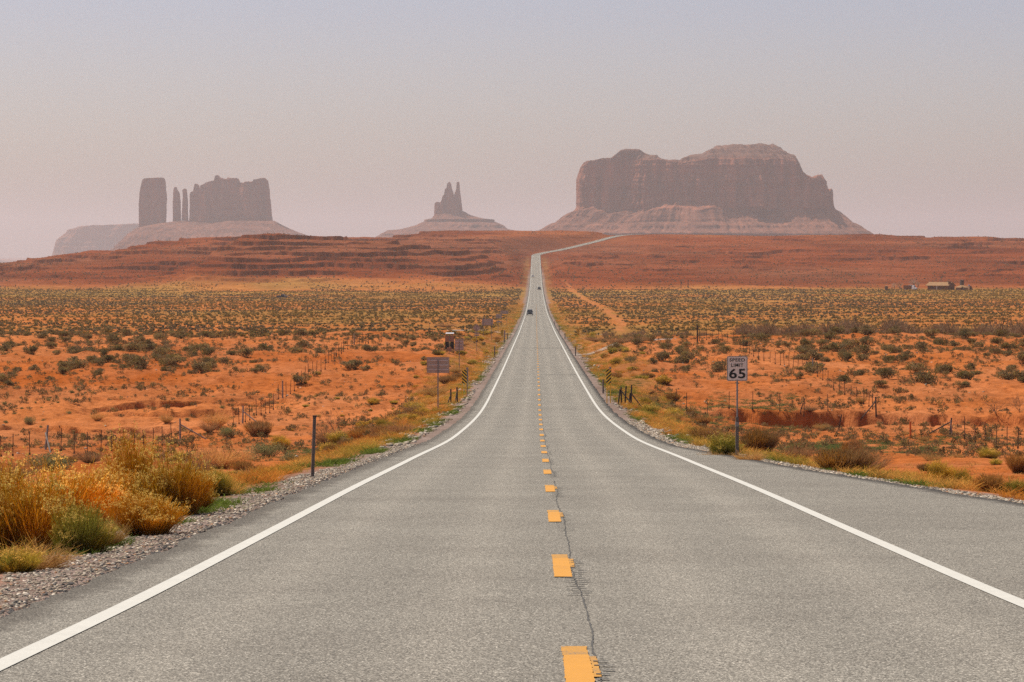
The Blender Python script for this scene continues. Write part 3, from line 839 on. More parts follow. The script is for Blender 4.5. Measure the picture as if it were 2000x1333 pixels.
def g_rabbit(seed, clumps=7, stems=330, flower=.35, tones=((.34, .148, .009), (.29, .152, .012), (.32, .128, .008), (.25, .155, .018)), bloom=(.54, .39, .12), spread=1.0, thick=.0060):
    """a broom-like bush about 1 m high and 1 m wide"""
    rng = np.random.default_rng(seed); parts = []
    for k in range(clumps):
        a = rng.random() * 6.283; r = .30 * math.sqrt(rng.random()) if k else 0
        cx, cy = r * math.cos(a), r * math.sin(a); H = (.52 + .56 * rng.random()) * (1 - .3 * r / .5)
        lean = np.array([cx, cy, 0]) * 1.1
        n = int(stems * (.6 + .8 * rng.random()))
        th = rng.random(n) * 6.283; q = np.sqrt(rng.random(n)) * spread * .62
        d = np.stack([np.cos(th) * q, np.sin(th) * q, np.ones(n)], 1) + lean
        base = np.stack([cx + .05 * rng.normal(size=n), cy + .05 * rng.normal(size=n), np.zeros(n)], 1)
        L = H * (.38 + .70 * rng.random(n) ** .8) * (1 - .2 * q)
        tone = np.array(tones[rng.integers(len(tones))]) * (.8 + .4 * rng.random())
        V, Q, C, P = ribbons(rng, base, d, L, np.full(n, thick * 1.2), rng.normal(size=(n, 3)) * [.07, .07, .03], jit(rng, (.125, .075, .035), n), jit(rng, tone, n, .3), 3, .5)
        parts.append((V, Q, C))
        m = n * 3; idx = rng.integers(0, n, m); tt = .45 + .5 * rng.random(m)
        b = base[idx] + unit(d)[idx] * (L[idx] * tt)[:, None]
        dd = unit(d)[idx] + rng.normal(size=(m, 3)) * .28; dd[:, 2] = np.abs(dd[:, 2]) + .25
        V2, Q2, C2, P2 = ribbons(rng, b, dd, H * (.10 + .16 * rng.random(m)), np.full(m, thick), rng.normal(size=(m, 3)) * .06, jit(rng, tone * .9, m, .3), jit(rng, tone * 1.15, m, .3), 1, .6)
        parts.append((V2, Q2, C2))
        if flower > 0:
            tips = P2[:, -1]; hi = np.argsort(-(tips[:, 2] + .2 * np.linalg.norm(tips[:, :2], axis=1)))
            cl = rng.random(3); ang = np.arctan2(tips[:, 1] - cy, tips[:, 0] - cx)
            sel = hi[:int(m * .24)]; keep = (np.sin(ang[sel] * 2 + cl[0] * 6) * .5 + .5) * .8 + .4 * rng.random(len(sel)) > 1 - flower * .6
            sel = sel[keep]
            if len(sel):
                f = np.repeat(tips[sel], 7, 0) + rng.normal(size=(7 * len(sel), 3)) * .011
                parts.append(cards(rng, f, .010 + .012 * rng.random(len(f)), .010 + .012 * rng.random(len(f)), jit(rng, bloom, len(f), .3)))
    return join(parts)

def g_sage(seed, n=420, leaf=.085, tones=((.150, .120, .066), (.138, .108, .066), (.16, .122, .048), (.17, .118, .06)), lumps=11, sticks=50, flat=1.0):
    """a rounded leafy shrub about 1 m wide and .5 m high"""
    rng = np.random.default_rng(seed); parts = []
    per = n // lumps
    for k in range(lumps):
        a = rng.random() * 6.283; r = .31 * math.sqrt(rng.random())
        c = np.array([r * math.cos(a), r * math.sin(a), (.20 + .20 * rng.random()) * (1 - r * .9)])
        s = .12 + .09 * rng.random()
        p = unit(rng.normal(size=(per, 3))) * (s * (.45 + .6 * rng.random(per)))[:, None] * [1.05, 1.05, .85] + c
        p[:, 2] = np.abs(p[:, 2])
        tone = np.array(tones[rng.integers(len(tones))]) * (.72 + .5 * rng.random())
        parts.append(cards(rng, p, leaf * (.4 + .5 * rng.random(per)), leaf * (.8 + .8 * rng.random(per)), jit(rng, tone, per, .35), .5))
    th = rng.random(sticks) * 6.283
    d = np.stack([np.cos(th) * .8, np.sin(th) * .8, .5 + rng.random(sticks)], 1)
    V, Q, C, P = ribbons(rng, rng.normal(size=(sticks, 3)) * [.1, .1, 0], d, .22 + .25 * rng.random(sticks), np.full(sticks, .018), rng.normal(size=(sticks, 3)) * .1, jit(rng, (.09, .06, .04), sticks), jit(rng, (.15, .12, .06), sticks), 2)
    parts.append((V, Q, C))
    return join(parts)

def g_dry(seed, n=260, tone=(.165, .095, .05), tip=(.23, .145, .08), thick=.008, up=.5, wid=1.25, kids=4):
    """a leafless bush of fine twigs about 1 m wide, .8 m high"""
    rng = np.random.default_rng(seed); parts = []
    th = rng.random(n) * 6.283; q = np.sqrt(rng.random(n)) * 1.0 * wid
    d = np.stack([np.cos(th) * q, np.sin(th) * q, np.full(n, up)], 1)
    base = rng.normal(size=(n, 3)) * [.05, .05, 0]
    L = (.34 + .40 * rng.random(n))
    V, Q, C, P = ribbons(rng, base, d, L, np.full(n, thick * 1.5), rng.normal(size=(n, 3)) * .12 + [0, 0, .12], jit(rng, np.array(tone) * .7, n), jit(rng, tone, n), 3, .5)
    parts.append((V, Q, C))
    m = n * kids; idx = rng.integers(0, n, m); tt = .35 + .65 * rng.random(m)
    b = base[idx] + unit(d)[idx] * (L[idx] * tt)[:, None]; b[:, 2] += .12 * L[idx] * tt ** 2
    dd = unit(d)[idx] + rng.normal(size=(m, 3)) * .5; dd[:, 2] = np.abs(dd[:, 2]) * .9 + .1
    V, Q, C, P = ribbons(rng, b, dd, .08 + .16 * rng.random(m), np.full(m, thick * .8), rng.normal(size=(m, 3)) * .1, jit(rng, tone, m), jit(rng, tip, m), 2, .5)
    parts.append((V, Q, C))
    V, Q, C = join(parts); V[:, 2] = np.abs(V[:, 2]); return V, Q, C

def g_twig(seed, thick=.03):
    """a bare open shrub with a few forked limbs, about 1 m by 1 m"""
    rng = np.random.default_rng(seed); parts = []
    lv = [(np.zeros(3), np.array([rng.normal() * .5, rng.normal() * .5, 1.0]), .42) for _ in range(7)]
    w = thick
    for gen in range(5):
        n = len(lv)
        base = np.array([a[0] for a in lv]); d = np.array([a[1] for a in lv]); L = np.array([a[2] for a in lv])
        bend = rng.normal(size=(n, 3)) * .12
        V, Q, C, P = ribbons(rng, base, d, L, np.full(n, w), bend, jit(rng, (.12, .075, .05), n), jit(rng, (.16, .10, .065), n), 2, .6)
        parts.append((V, Q, C)); nx = []
        for i in range(n):
            for _ in range(2 if gen else 3):
                s = P[i, 1] if rng.random() < .35 else P[i, 2]
                nx.append((s, unit(unit(d[i][None])[0] + rng.normal(size=3) * .5 + [0, 0, .08]), L[i] * (.55 + .3 * rng.random())))
        lv = nx[:420]; w *= .66
    V, Q, C = join(parts); V[:, 2] = np.abs(V[:, 2]); return V, Q, C

def g_tuft(seed, n=60, h=.3, tone=(.42, .26, .085), base=(.28, .17, .06), spread=.9, thick=.007, rad=.07):
    rng = np.random.default_rng(seed)
    th = rng.random(n) * 6.283; q = np.sqrt(rng.random(n)) * spread
    d = np.stack([np.cos(th) * q, np.sin(th) * q, np.ones(n)], 1)
    b = rng.normal(size=(n, 3)) * [rad, rad, 0]
    V, Q, C, P = ribbons(rng, b, d, h * (.4 + .7 * rng.random(n)), np.full(n, thick), np.stack([np.cos(th) * .25, np.sin(th) * .25, -.2 * np.ones(n)], 1), jit(rng, base, n), jit(rng, tone, n, .3), 2, .3)
    return V, Q, C

def leaf_mesh(name, g): return mesh_np(name, g[0], g[1], M['leaf'], col=np.clip(g[2], 0, 1))

def merge(name, temps, x, y, z, sx, sz, var, tint, label=None):
    """one mesh of many copies; used for what nobody could count"""
    rot = RNG.random(len(x)) * 6.283; V = []; Q = []; C = []; o = 0
    for k, (v, q, c) in enumerate(temps):
        s = np.nonzero(var == k)[0]
        if not len(s): continue
        ca, sa = np.cos(rot[s])[:, None], np.sin(rot[s])[:, None]
        X = (v[None, :, 0] * ca - v[None, :, 1] * sa) * sx[s][:, None] + x[s][:, None]
        Y = (v[None, :, 0] * sa + v[None, :, 1] * ca) * sx[s][:, None] + y[s][:, None]
        Z = v[None, :, 2] * sz[s][:, None] + z[s][:, None]
        V.append(np.stack([X, Y, Z], -1).reshape(-1, 3))
        Q.append((q[None] + (np.arange(len(s)) * len(v))[:, None, None]).reshape(-1, q.shape[1]) + o)
        C.append((c[None] * tint[s][:, None, :]).reshape(-1, 3)); o += len(s) * len(v)
    me = mesh_np(name, np.concatenate(V), np.concatenate(Q), M['leaf'], col=np.clip(np.concatenate(C), 0, 1))
    ob = link(name, me); ob['kind'] = 'stuff'
    if label: ob['label'] = label
    return ob

# ------------------------------------------------------------------ plants that are things
T = {}
T['rabbit'] = [leaf_mesh('rabbitbrush', g_rabbit(40 + k, 9, 210, .7)) for k in range(3)]
T['rabbitgreen'] = [leaf_mesh('green_rabbitbrush', g_rabbit(50 + k, 8, 220, .4, ((.21, .165, .025), (.16, .15, .028), (.25, .165, .022)))) for k in range(2)]
T['rabbitgold'] = [leaf_mesh('gold_rabbitbrush', g_rabbit(60 + k, 7, 300, 1.0, ((.25, .17, .022), (.22, .16, .03)), (.40, .28, .055), .75)) for k in range(2)]
T['rust'] = [leaf_mesh('rust_bush', g_rabbit(70 + k, 7, 260, 0, ((.22, .105, .022), (.19, .105, .035), (.18, .105, .05)), thick=.008, spread=1.15)) for k in range(2)]
T['dry'] = [leaf_mesh('dry_bush', g_dry(80 + k)) for k in range(3)]
T['drytan'] = [leaf_mesh('tan_bush', g_dry(90 + k, 300, (.29, .165, .065), (.39, .25, .095))) for k in range(2)]
T['twig'] = [leaf_mesh('bare_shrub', g_twig(100 + k)) for k in range(3)]
T['sage'] = [leaf_mesh('sagebrush', g_sage(110 + k, 1100, .052)) for k in range(6)]
T['sagegreen'] = [leaf_mesh('green_sagebrush', g_sage(120 + k, 2600, .026, ((.125, .13, .06), (.14, .135, .07)))) for k in range(2)]
DIM = {'rabbit': (1.15, 1.0), 'rabbitgreen': (1.15, 1.0), 'rabbitgold': (1.1, 1.0), 'rust': (1.15, 1.0), 'dry': (1.25, .80), 'drytan': (1.25, .80), 'twig': (1.2, 1.15), 'sage': (1.0, .50), 'sagegreen': (1.0, .50)}
KIND = {'rabbit': ('rabbitbrush', 'shrub'), 'rabbitgreen': ('rabbitbrush', 'shrub'), 'rabbitgold': ('rabbitbrush', 'shrub'), 'rust': ('rusty_shrub', 'shrub'), 'dry': ('dry_bush', 'bush'),
        'drytan': ('dry_bush', 'bush'), 'twig': ('bare_shrub', 'shrub'), 'sage': ('sagebrush', 'shrub'), 'sagegreen': ('sagebrush', 'shrub')}
_cnt = 0
def plant(kind, x, y, w, h, label, group=None, z=None):
    """w, h in metres"""
    global _cnt
    _cnt += 1
    me = T[kind][_cnt % len(T[kind])]
    o = link(KIND[kind][0], me)
    dw, dh = DIM[kind]
    o.location = (x, y, (gz(x, y) if z is None else z) - .03)
    o.scale = (w / dw, w / dw, h / dh); o.rotation_euler = (0, 0, random.random() * 6.283)
    tag(o, label, KIND[kind][1], group); return o

def plant_px(kind, px, py, wpx, hpx, label, group=None, D=None):
    if D is None: x, y, z = hit(px, py)
    else: y = D; x = CAMX + (px - 1046) * D / F; z = gz(x, y)
    return plant(kind, x, y, wpx * y / F, hpx * y / F, label, group)

FG = 'flowering rabbitbrush along the near left verge'
plant_px('rabbit', 45, 1085, 230, 205, 'big amber rabbitbrush at the near left corner beside the gravel', FG)
plant_px('rabbitgreen', 150, 1082, 140, 115, 'dark green rabbitbrush with the lowest flowers, nearest the road at left', FG)
plant_px('rabbit', -30, 1060, 230, 180, 'rabbitbrush cut off by the left edge of the photo', FG)
plant_px('rabbit', 110, 1040, 240, 160, 'wide yellow-topped rabbitbrush behind the dark green one', FG)
plant_px('rabbit', 190, 1020, 150, 130, 'small amber rabbitbrush between the wide one and the tallest one', FG)
plant_px('rabbit', 258, 1004, 140, 172, 'tallest rabbitbrush, crowned with pale flowers in front of the wire fence', FG)
plant_px('rabbit', 332, 1008, 165, 155, 'spreading rabbitbrush on the right flank of the tallest one', FG)
plant_px('rabbit', 286, 1045, 135, 100, 'olive rabbitbrush low beside the gravel below the tallest one', FG)
plant_px('rabbitgreen', 428, 970, 58, 76, 'lone slim olive rabbitbrush standing apart to the right of the clump', FG)
plant_px('drytan', 75, 1112, 150, 70, 'straw coloured dry bush at the foot of the near left rabbitbrush')
plant_px('drytan', 208, 1068, 95, 75, 'small tan dry bush tucked between two near rabbitbrushes')
plant_px('rabbit', 372, 1000, 90, 95, 'amber rabbitbrush at the right end of the near clump', FG)
plant_px('rabbitgreen', 20, 1120, 110, 70, 'low yellow green rabbitbrush in the bottom left corner', FG)
plant_px('dry', 20, 940, 130, 50, 'grey brown bush behind the near left rabbitbrush, below the fence')
plant_px('sagegreen', 95, 920, 130, 42, 'grey green sagebrush just in front of the left wire fence')
plant_px('dry', 175, 905, 70, 40, 'brown bush at the foot of the left fence posts')
plant_px('dry', 385, 935, 80, 62, 'bare brown bush right of the tallest rabbitbrush')
plant_px('drytan', 432, 915, 115, 62, 'rust brown bush beyond the lone olive rabbitbrush')
plant_px('sagegreen', 520, 893, 105, 34, 'grey green low sagebrush left of the leaning marker post')
plant_px('rabbitgold', 548, 878, 40, 28, 'small golden rabbitbrush left of the leaning marker post')
plant_px('rust', 512, 852, 62, 40, 'amber brown bush by the corner of the left fence')
plant_px('sagegreen', 445, 857, 52, 24, 'round green sagebrush below the tall brown bush by the fence corner')
plant_px('drytan', 422, 836, 62, 42, 'tall pale brown bush by the fence corner on the left')
plant_px('dry', 408, 846, 40, 32, 'dark grey bush at the foot of the tall pale brown bush')
plant_px('drytan', 190, 823, 30, 24, 'ball shaped straw bush below the sandy ledges')
plant_px('drytan', 325, 828, 32, 28, 'fan shaped tan bush right of the straw ball below the ledges')
plant_px('sagegreen', 57, 829, 30, 18, 'dark green sagebrush alone above the left wash edge')
plant_px('twig', 90, 770, 26, 22, 'small bare shrub left of the sandy ledges')
plant_px('dry', 640, 870, 70, 50, 'thin brown bush right of the leaning marker post')
plant_px('twig', 655, 846, 45, 55, 'bare twiggy shrub right of the leaning marker post')
plant_px('rabbitgreen', 672, 868, 60, 35, 'olive bush at the foot of the bare twiggy shrub')
plant_px('sage', 690, 723, 66, 20, 'long grey green sagebrush right of the receding left fence')
plant_px('sage', 588, 752, 46, 22, 'dark grey sagebrush on a hummock against the receding left fence')
plant_px('rabbitgold', 728, 791, 26, 14, 'small yellow bush in the middle of the left sand flat')
plant_px('dry', 806, 808, 44, 26, 'grey brown bush at the edge of the left verge')
plant_px('rabbitgold', 823, 815, 34, 20, 'amber gold bush beside the grey brown bush on the left verge')
plant_px('dry', 785, 848, 60, 36, 'rust grey bush on the left verge nearest the white edge line')
plant_px('drytan', 850, 775, 60, 30, 'pale tan bush around the foot of the sign post')
plant_px('rust', 880, 750, 42, 22, 'dark bush between the two sign posts on the left verge')
plant_px('rabbitgold', 706, 838, 26, 16, 'small gold bush in the green strip on the left')
# right side
plant_px('twig', 1408, 880, 80, 66, 'bare forked shrub left of the speed limit sign')
plant_px('rabbitgreen', 1412, 892, 78, 52, 'yellow green bush at the left foot of the speed limit sign')
plant_px('rust', 1472, 888, 80, 70, 'rust brown bush just right of the speed limit sign post')
plant_px('drytan', 1465, 903, 72, 34, 'straw bush beneath the rust brown bush by the speed limit sign')
plant_px('drytan', 1390, 900, 60, 24, 'low straw bush left of the speed limit sign foot')
plant_px('dry', 1560, 900, 75, 46, 'bare brown bush between the speed limit sign and the biggest bush')
plant_px('rust', 1640, 922, 120, 66, 'left half of the biggest brown bush pair by the paved turnout')
plant_px('dry', 1692, 926, 100, 62, 'grey brown right half of the biggest bush pair by the turnout')
plant_px('rust', 1672, 900, 45, 55, 'upright amber bush rising behind the biggest brown bushes')
plant_px('rabbitgold', 1838, 948, 62, 50, 'bright yellow rabbitbrush beside the turnout gravel')
plant_px('rabbitgold', 1876, 952, 50, 42, 'smaller yellow rabbitbrush right of the bright yellow one')
plant_px('rust', 1935, 962, 70, 42, 'reddish brown bush low by the turnout at right')
plant_px('rabbitgreen', 1985, 968, 60, 46, 'olive bush in the bottom right corner by the turnout')
plant_px('rust', 1988, 925, 55, 44, 'dark amber bush on a mound at the right edge of the photo')
plant_px('dry', 1265, 788, 36, 24, 'round grey brown bush right of the leaning black fence posts')
plant_px('twig', 1945, 808, 52, 38, 'wide bare shrub above the wash bank at right')
plant_px('twig', 1992, 806, 44, 44, 'bare shrub at the right edge above the wash bank')
plant_px('drytan', 1605, 841, 36, 18, 'tan bush beside the leaning post in the wash')
plant_px('dry', 1582, 838, 40, 18, 'grey bush left of the leaning post in the wash')
plant_px('drytan', 1682, 790, 24, 22, 'pale grey bush inside the corner of the right fence')
plant_px('drytan', 1866, 850, 20, 12, 'small tan tuft right of the braced corner post')
plant_px('sage', 1720, 757, 36, 16, 'dark sagebrush nearest the corner of the right fence')
plant_px('sage', 1880, 757, 38, 15, 'lone sagebrush on the bare sand slope at right')
plant_px('twig', 163, 690, 50, 26, 'grey leafless shrub among the sagebrush on the far left dune')
plant_px('twig', 325, 684, 64, 28, 'large purple grey leafless shrub on the left dune crest')
plant_px('dry', 1166, 668, 60, 16, 'grey brush in the dip left of the gravel side road')
plant_px('dry', 1215, 672, 70, 20, 'grey thorny brush in front of the bare orange bank')
plant_px('dry', 1245, 672, 50, 18, 'round grey brush right of the bare orange bank foot')
plant_px('dry', 870, 640, 50, 12, 'grey brush between the diamond sign and the kiosk')
plant_px('drytan', 905, 676, 40, 14, 'tan brush below the diamond sign')

# sagebrush on the dunes, one object each, by area
AREA = []
def scatter_sage(n, xf, ylo, yhi, label, group, kinds=('sage',), wr=(1.1, 3.0), seed=0, hr=(.42, .52), dens=None, mind=1.4):
    rng = np.random.default_rng(seed); pts = []; tries = 0
    while len(pts) < n and tries < 20000:
        tries += 1
        y = ylo + (yhi - ylo) * rng.random(); x0, x1 = xf(y); x = x0 + (x1 - x0) * rng.random()
        if noise2(np.array([x / 11]), np.array([y / 22]), 401)[0] + .35 * rng.random() < (dens or .05): continue
        if any(abs(x - a) < mind and abs(y - b) < mind * 1.5 for a, b in AREA): continue
        if abs(x) < 8.5: continue
        AREA.append((x, y)); pts.append((x, y))
    for x, y in pts:
        w = wr[0] + (wr[1] - wr[0]) * rng.random() ** 1.5
        plant(kinds[int(rng.integers(len(kinds)))], x, y, w, w * (hr[0] + (hr[1] - hr[0]) * rng.random()), label, group)
Lx = lambda a, b: (lambda y: (CAMX + (a - 1046) * y / F, CAMX + (b - 1046) * y / F))
scatter_sage(58, Lx(-20, 520), 285, 345, 'grey green sagebrush on the near face of the left dunes, above the sandy ledges', 'sagebrush on the near face of the left dunes', seed=1)
scatter_sage(74, Lx(-20, 640), 345, 455, 'grey green sagebrush on the crest of the left dunes, before the grey flat', 'sagebrush on the crest of the left dunes', seed=2)
scatter_sage(42, Lx(620, 900), 300, 455, 'grey green sagebrush between the receding left fence and the sign backs', 'sagebrush between the left fence and the sign backs', seed=3, wr=(.7, 1.8))
scatter_sage(26, Lx(1180, 1420), 290, 420, 'grey green sagebrush around the gravel side road right of the highway', 'sagebrush around the gravel side road', seed=4)
scatter_sage(60, Lx(1560, 2030), 270, 345, 'grey green sagebrush on the near slope of the right dunes, beyond the wire fence', 'sagebrush on the near slope of the right dunes', seed=5)
scatter_sage(64, Lx(1420, 2030), 345, 440, 'grey green sagebrush on the crest of the right dunes, below the dark thicket', 'sagebrush on the crest of the right dunes', seed=6)
scatter_sage(34, Lx(560, 960), 225, 300, 'small tan bush scattered on the open sand left of the highway', 'small tan bushes on the open sand', ('drytan', 'rabbitgold', 'rabbitgreen'), (.4, .9), 7, (.4, .6), mind=1.0)
scatter_sage(22, Lx(0, 440), 240, 285, 'little green sagebrush on the bare terrace below the sandy ledges', 'little green sagebrush on the left terrace', ('sagegreen',), (.35, .8), 8, mind=1.0)
scatter_sage(18, Lx(1500, 2000), 180, 235, 'small tan bush in the wash below the cut bank at right', 'small tan bushes in the right wash', ('drytan', 'dry'), (.5, 1.0), 9, (.4, .6), mind=1.0)
rv = np.random.default_rng(15)
for side, nm in ((-1, 'left'), (1, 'right')):
    for k in range(44):
        y = 95 + 480 * rv.random() ** 1.3; off = 1.9 + 5.5 * rv.random()
        x = side * ((pull_edge(y) if side > 0 else 4.45) + off); w = .6 + 1.0 * rv.random()
        plant(('rabbitgreen', 'rabbitgold', 'rust', 'drytan')[int(rv.integers(4))], float(x), float(y), w, w * .55, f'low olive and straw coloured bush in the grassy {nm} verge beside the highway', f'low bushes in the {nm} verge')

for side, x0, x1, y0, y1, m, lab in ((-1, 7.5, 24, 85, 185, 30, 'left'), (1, 9, 26, 95, 160, 18, 'right')):
    got = 0
    while got < m:
        y = y0 + (y1 - y0) * rv.random(); x = side * (x0 + (x1 - x0) * rv.random())
        if abs(x) > .165 * y or abs(x) < (pull_edge(y) if side > 0 else 4.45) + 2.4: continue
        got += 1; w = .5 + 1.1 * rv.random() ** 1.4
        plant(('rust', 'dry', 'sagegreen', 'rabbitgreen', 'drytan', 'rust')[int(rv.integers(6))], float(x), float(y), w, w * (.4 + .25 * rv.random()), f'brown or olive bush on the sand between the {lab} grassy verge and the wire fence', f'bushes between the {lab} verge and the fence')

# ------------------------------------------------------------------ ground cover nobody could count
LOW = [g_sage(150 + k, 34, .26, lumps=5, sticks=3) for k in range(6)]
def inside(y, n, rng, lo=-60, hi=2060):
    return CAMX + (lo + (hi - lo) * rng.random(n) - 1046) * y / F
rs = np.random.default_rng(21)
N = 52000
y = np.sqrt(430.0 ** 2 + (1870.0 ** 2 - 430.0 ** 2) * rs.random(N)); x = inside(y, N, rs)
den = noise2(x / 26, y / 60, 411) * 1.0 + .6 * noise2(x / 7, y / 26, 412) + .45 * noise2(x / 90, y / 260, 413)
tx = np.interp(y, [600, 750, 1000, 1250, 1900, 2050], [17, 20.5, 24, 25, 21, 18])
keep = (den > -.20 - .30 * sstep(500, 900, y) + .25 * sstep(1500, 1850, y)) & (np.abs(x) > 7.5 + 2 * rs.random(N)) & (np.abs(x - tx) > 1.0 + 2.5 * rs.random(N)) & ~((x > 5) & (x < 16) & (y < 560))
x, y = x[keep], y[keep]; n = len(x); print('sage flat', n)
w = (.6 + .9 * rs.random(n) ** 1.8); tn = noise2(x / 60, y / 120, 417)[:, None]
tint = (.75 + .5 * rs.random((n, 1))) * np.where(tn > .08, np.array([[1.25, 1.1, .75]]), np.where(tn < -.12, np.array([[.9, .9, 1.0]]), np.array([[1.0, .98, .9]])))
merge('sagebrush_flat', LOW, x, y, ground_z(x, y) - .03, w, w * (.8 + .5 * rs.random(n)), rs.integers(0, 6, n), tint, 'mass of grey green sagebrush covering the flat below the red hill')
# pale grass between the brush
N = 9000
GT = [g_tuft(170 + k, 12, .42, (.40, .26, .08), (.30, .19, .07), 1.0, .05, .22) for k in range(3)]
y = np.sqrt(450.0 ** 2 + (1900.0 ** 2 - 450.0 ** 2) * rs.random(N)); x = inside(y, N, rs)
k = (noise2(x / 40, y / 100, 421) > -.05) & (np.abs(x) > 6.5); x, y = x[k], y[k]; n = len(x)
merge('dry_grass', GT, x, y, ground_z(x, y), .9 + .8 * rs.random(n), .8 + .6 * rs.random(n), rs.integers(0, 3, n), (.7 + .5 * rs.random((n, 1))) * np.array([[1, 1, 1.0]]), 'pale dry grass growing between the sagebrush')
# scrub on the red hill
N = 22000
SCR = [g_sage(180 + k, 12, .42, ((.115, .095, .06), (.10, .085, .06)), lumps=3, sticks=1) for k in range(4)]
y = 1850 + 1650 * rs.random(N); x = inside(y, N, rs)
k = (np.abs(x - road_x(y)) > 9) & (noise2(x / 50, y / 90, 431) + .5 * rs.random(N) > .0); x, y = x[k], y[k]; n = len(x)
w = .5 + 1.2 * rs.random(n) ** 2
merge('hill_scrub', SCR, x, y, ground_z(x, y) - .05, w, w * 1.1, rs.integers(0, 4, n), .7 + .6 * rs.random((n, 1)) * np.ones((1, 3)), 'dark scrub dotted over the red hill')
# thicket of bare brush behind the right dunes, and along the wash further left
THK = [g_dry(190 + k, 34, (.12, .085, .058), (.16, .115, .08), .028, .9, .8, 3) for k in range(4)]
N = 420
px = np.where(rs.random(N) < .86, 1440 + 640 * rs.random(N), 1180 + 220 * rs.random(N)); y = np.where(px > 1430, 455 + 75 * rs.random(N), 470 + 60 * rs.random(N)); x = CAMX + (px - 1046) * y / F
h = np.where(px > 1430, .9 + 1.9 * rs.random(N) ** 1.6, .7 + .8 * rs.random(N)) * (1 + .8 * noise2(px / 45.0, px * 0, 455)) * np.where((px > 1640) & (px < 1760), 1.25, 1)
merge('thicket', THK, x, y, ground_z(x, y) - .1, h * 1.25, h * 1.15, rs.integers(0, 4, N), .8 + .4 * rs.random((N, 1)) * np.ones((1, 3)), 'dark thicket of bare brush behind the right dunes')
# small scrub and tufts on the open sand
SM = [g_sage(230 + k, 96, .085, ((.15, .118, .055), (.18, .12, .042), (.165, .105, .06)), lumps=4, sticks=10) for k in range(5)]
N = 15000
y = 150 + 320 * rs.random(N) ** .8; x = inside(y, N, rs)
k = (np.abs(x) > 9) & (fbm2(x / 14, y / 24, 471, 3) + .45 * rs.random(N) > .10); x, y = x[k], y[k]; n = len(x)
w = .25 + 1.1 * rs.random(n) ** 1.8
merge('low_scrub', SM, x, y, ground_z(x, y) - .02, w, w * (.8 + .5 * rs.random(n)), rs.integers(0, 5, n), .75 + .5 * rs.random((n, 1)) * np.ones((1, 3)), 'small scrub scattered over the orange sand')
# straw tufts on the sand
N = 5000
y = 60 + 390 * rs.random(N) ** .8; x = inside(y, N, rs)
k = (np.abs(x) > 9) & (fbm2(x / 9, y / 16, 475, 3) + .3 * rs.random(N) > .14); x, y = x[k], y[k]; n = len(x)
merge('dry_grass', [g_tuft(240 + j, 16, .26, (.36, .21, .07), (.24, .13, .05), 1.1, .022, .10) for j in range(3)], x, y, ground_z(x, y), .7 + .7 * rs.random(n), .6 + .6 * rs.random(n), rs.integers(0, 3, n), (.7 + .5 * rs.random((n, 1))) * np.ones((1, 3)), 'straw tufts scattered over the orange sand')
# verge grass: straw and green
TU = [g_tuft(200 + k, 30, .42, (.40, .235, .06), (.27, .15, .045), 1.0, .012, .10) for k in range(4)]
TG = [g_tuft(210 + k, 30, .20, (.095, .15, .028), (.07, .10, .022), 1.1, .014, .10) for k in range(3)]
def verge(N, ylo, yhi, pw, side, lo, hi, seed, thr):
    r = np.random.default_rng(seed); N = int(N * 1.5); y = ylo + (yhi - ylo) * r.random(N) ** pw
    e = pull_edge(y) if side > 0 else np.full(N, 4.45)
    off = lo + (hi - lo) * r.random(N) ** 1.4; x = side * (e + off)
    k = noise2(x / 1.1, y / 3.2, 441 + seed) + .8 * noise2(x / .6, y / 1.3, 451 + seed) + .25 * r.random(N) > thr + .12
    return x[k], y[k]
X, Y = [], []
for a in ((5200, 26, 330, 1.7, -1, 1.25, 7.0, 1, .02), (1800, 330, 1300, 1.3, -1, 1.0, 6, 2, .0), (3600, 40, 330, 1.5, 1, .95, 6.5, 3, .06), (1500, 330, 1300, 1.3, 1, 1.0, 6, 4, .0)):
    q = verge(*a); X.append(q[0]); Y.append(q[1])
x, y = np.concatenate(X), np.concatenate(Y); n = len(x)
s = (.6 + .7 * rs.random(n)) * np.interp(y, [30, 100, 400, 1300], [.75, .9, 1.25, 2.0])
merge('dry_grass', TU, x, y, ground_z(x, y) - .01, s, s, rs.integers(0, 4, n), (.65 + .6 * rs.random((n, 1))) * np.where(noise2(x / 1.5, y / 4, 463)[:, None] + .3 * rs.random((n, 1)) < .02, np.array([[.62, .80, .6]]), np.where(noise2(x / 2, y / 5, 465)[:, None] > .12, np.array([[.95, .72, .55]]), np.ones((1, 3)))), 'straw coloured dry grass along both verges')
X, Y = [], []
for a in ((1500, 26, 300, 1.6, -1, .75, 2.4, 5, .18), (900, 60, 330, 1.4, 1, .7, 2.6, 6, .12), (700, 180, 300, 1.0, 1, .9, 4.5, 7, .1), (500, 300, 1200, 1.2, -1, .8, 3, 8, .1), (500, 300, 1200, 1.2, 1, .8, 3, 9, .1)):
    q = verge(*a); X.append(q[0]); Y.append(q[1])
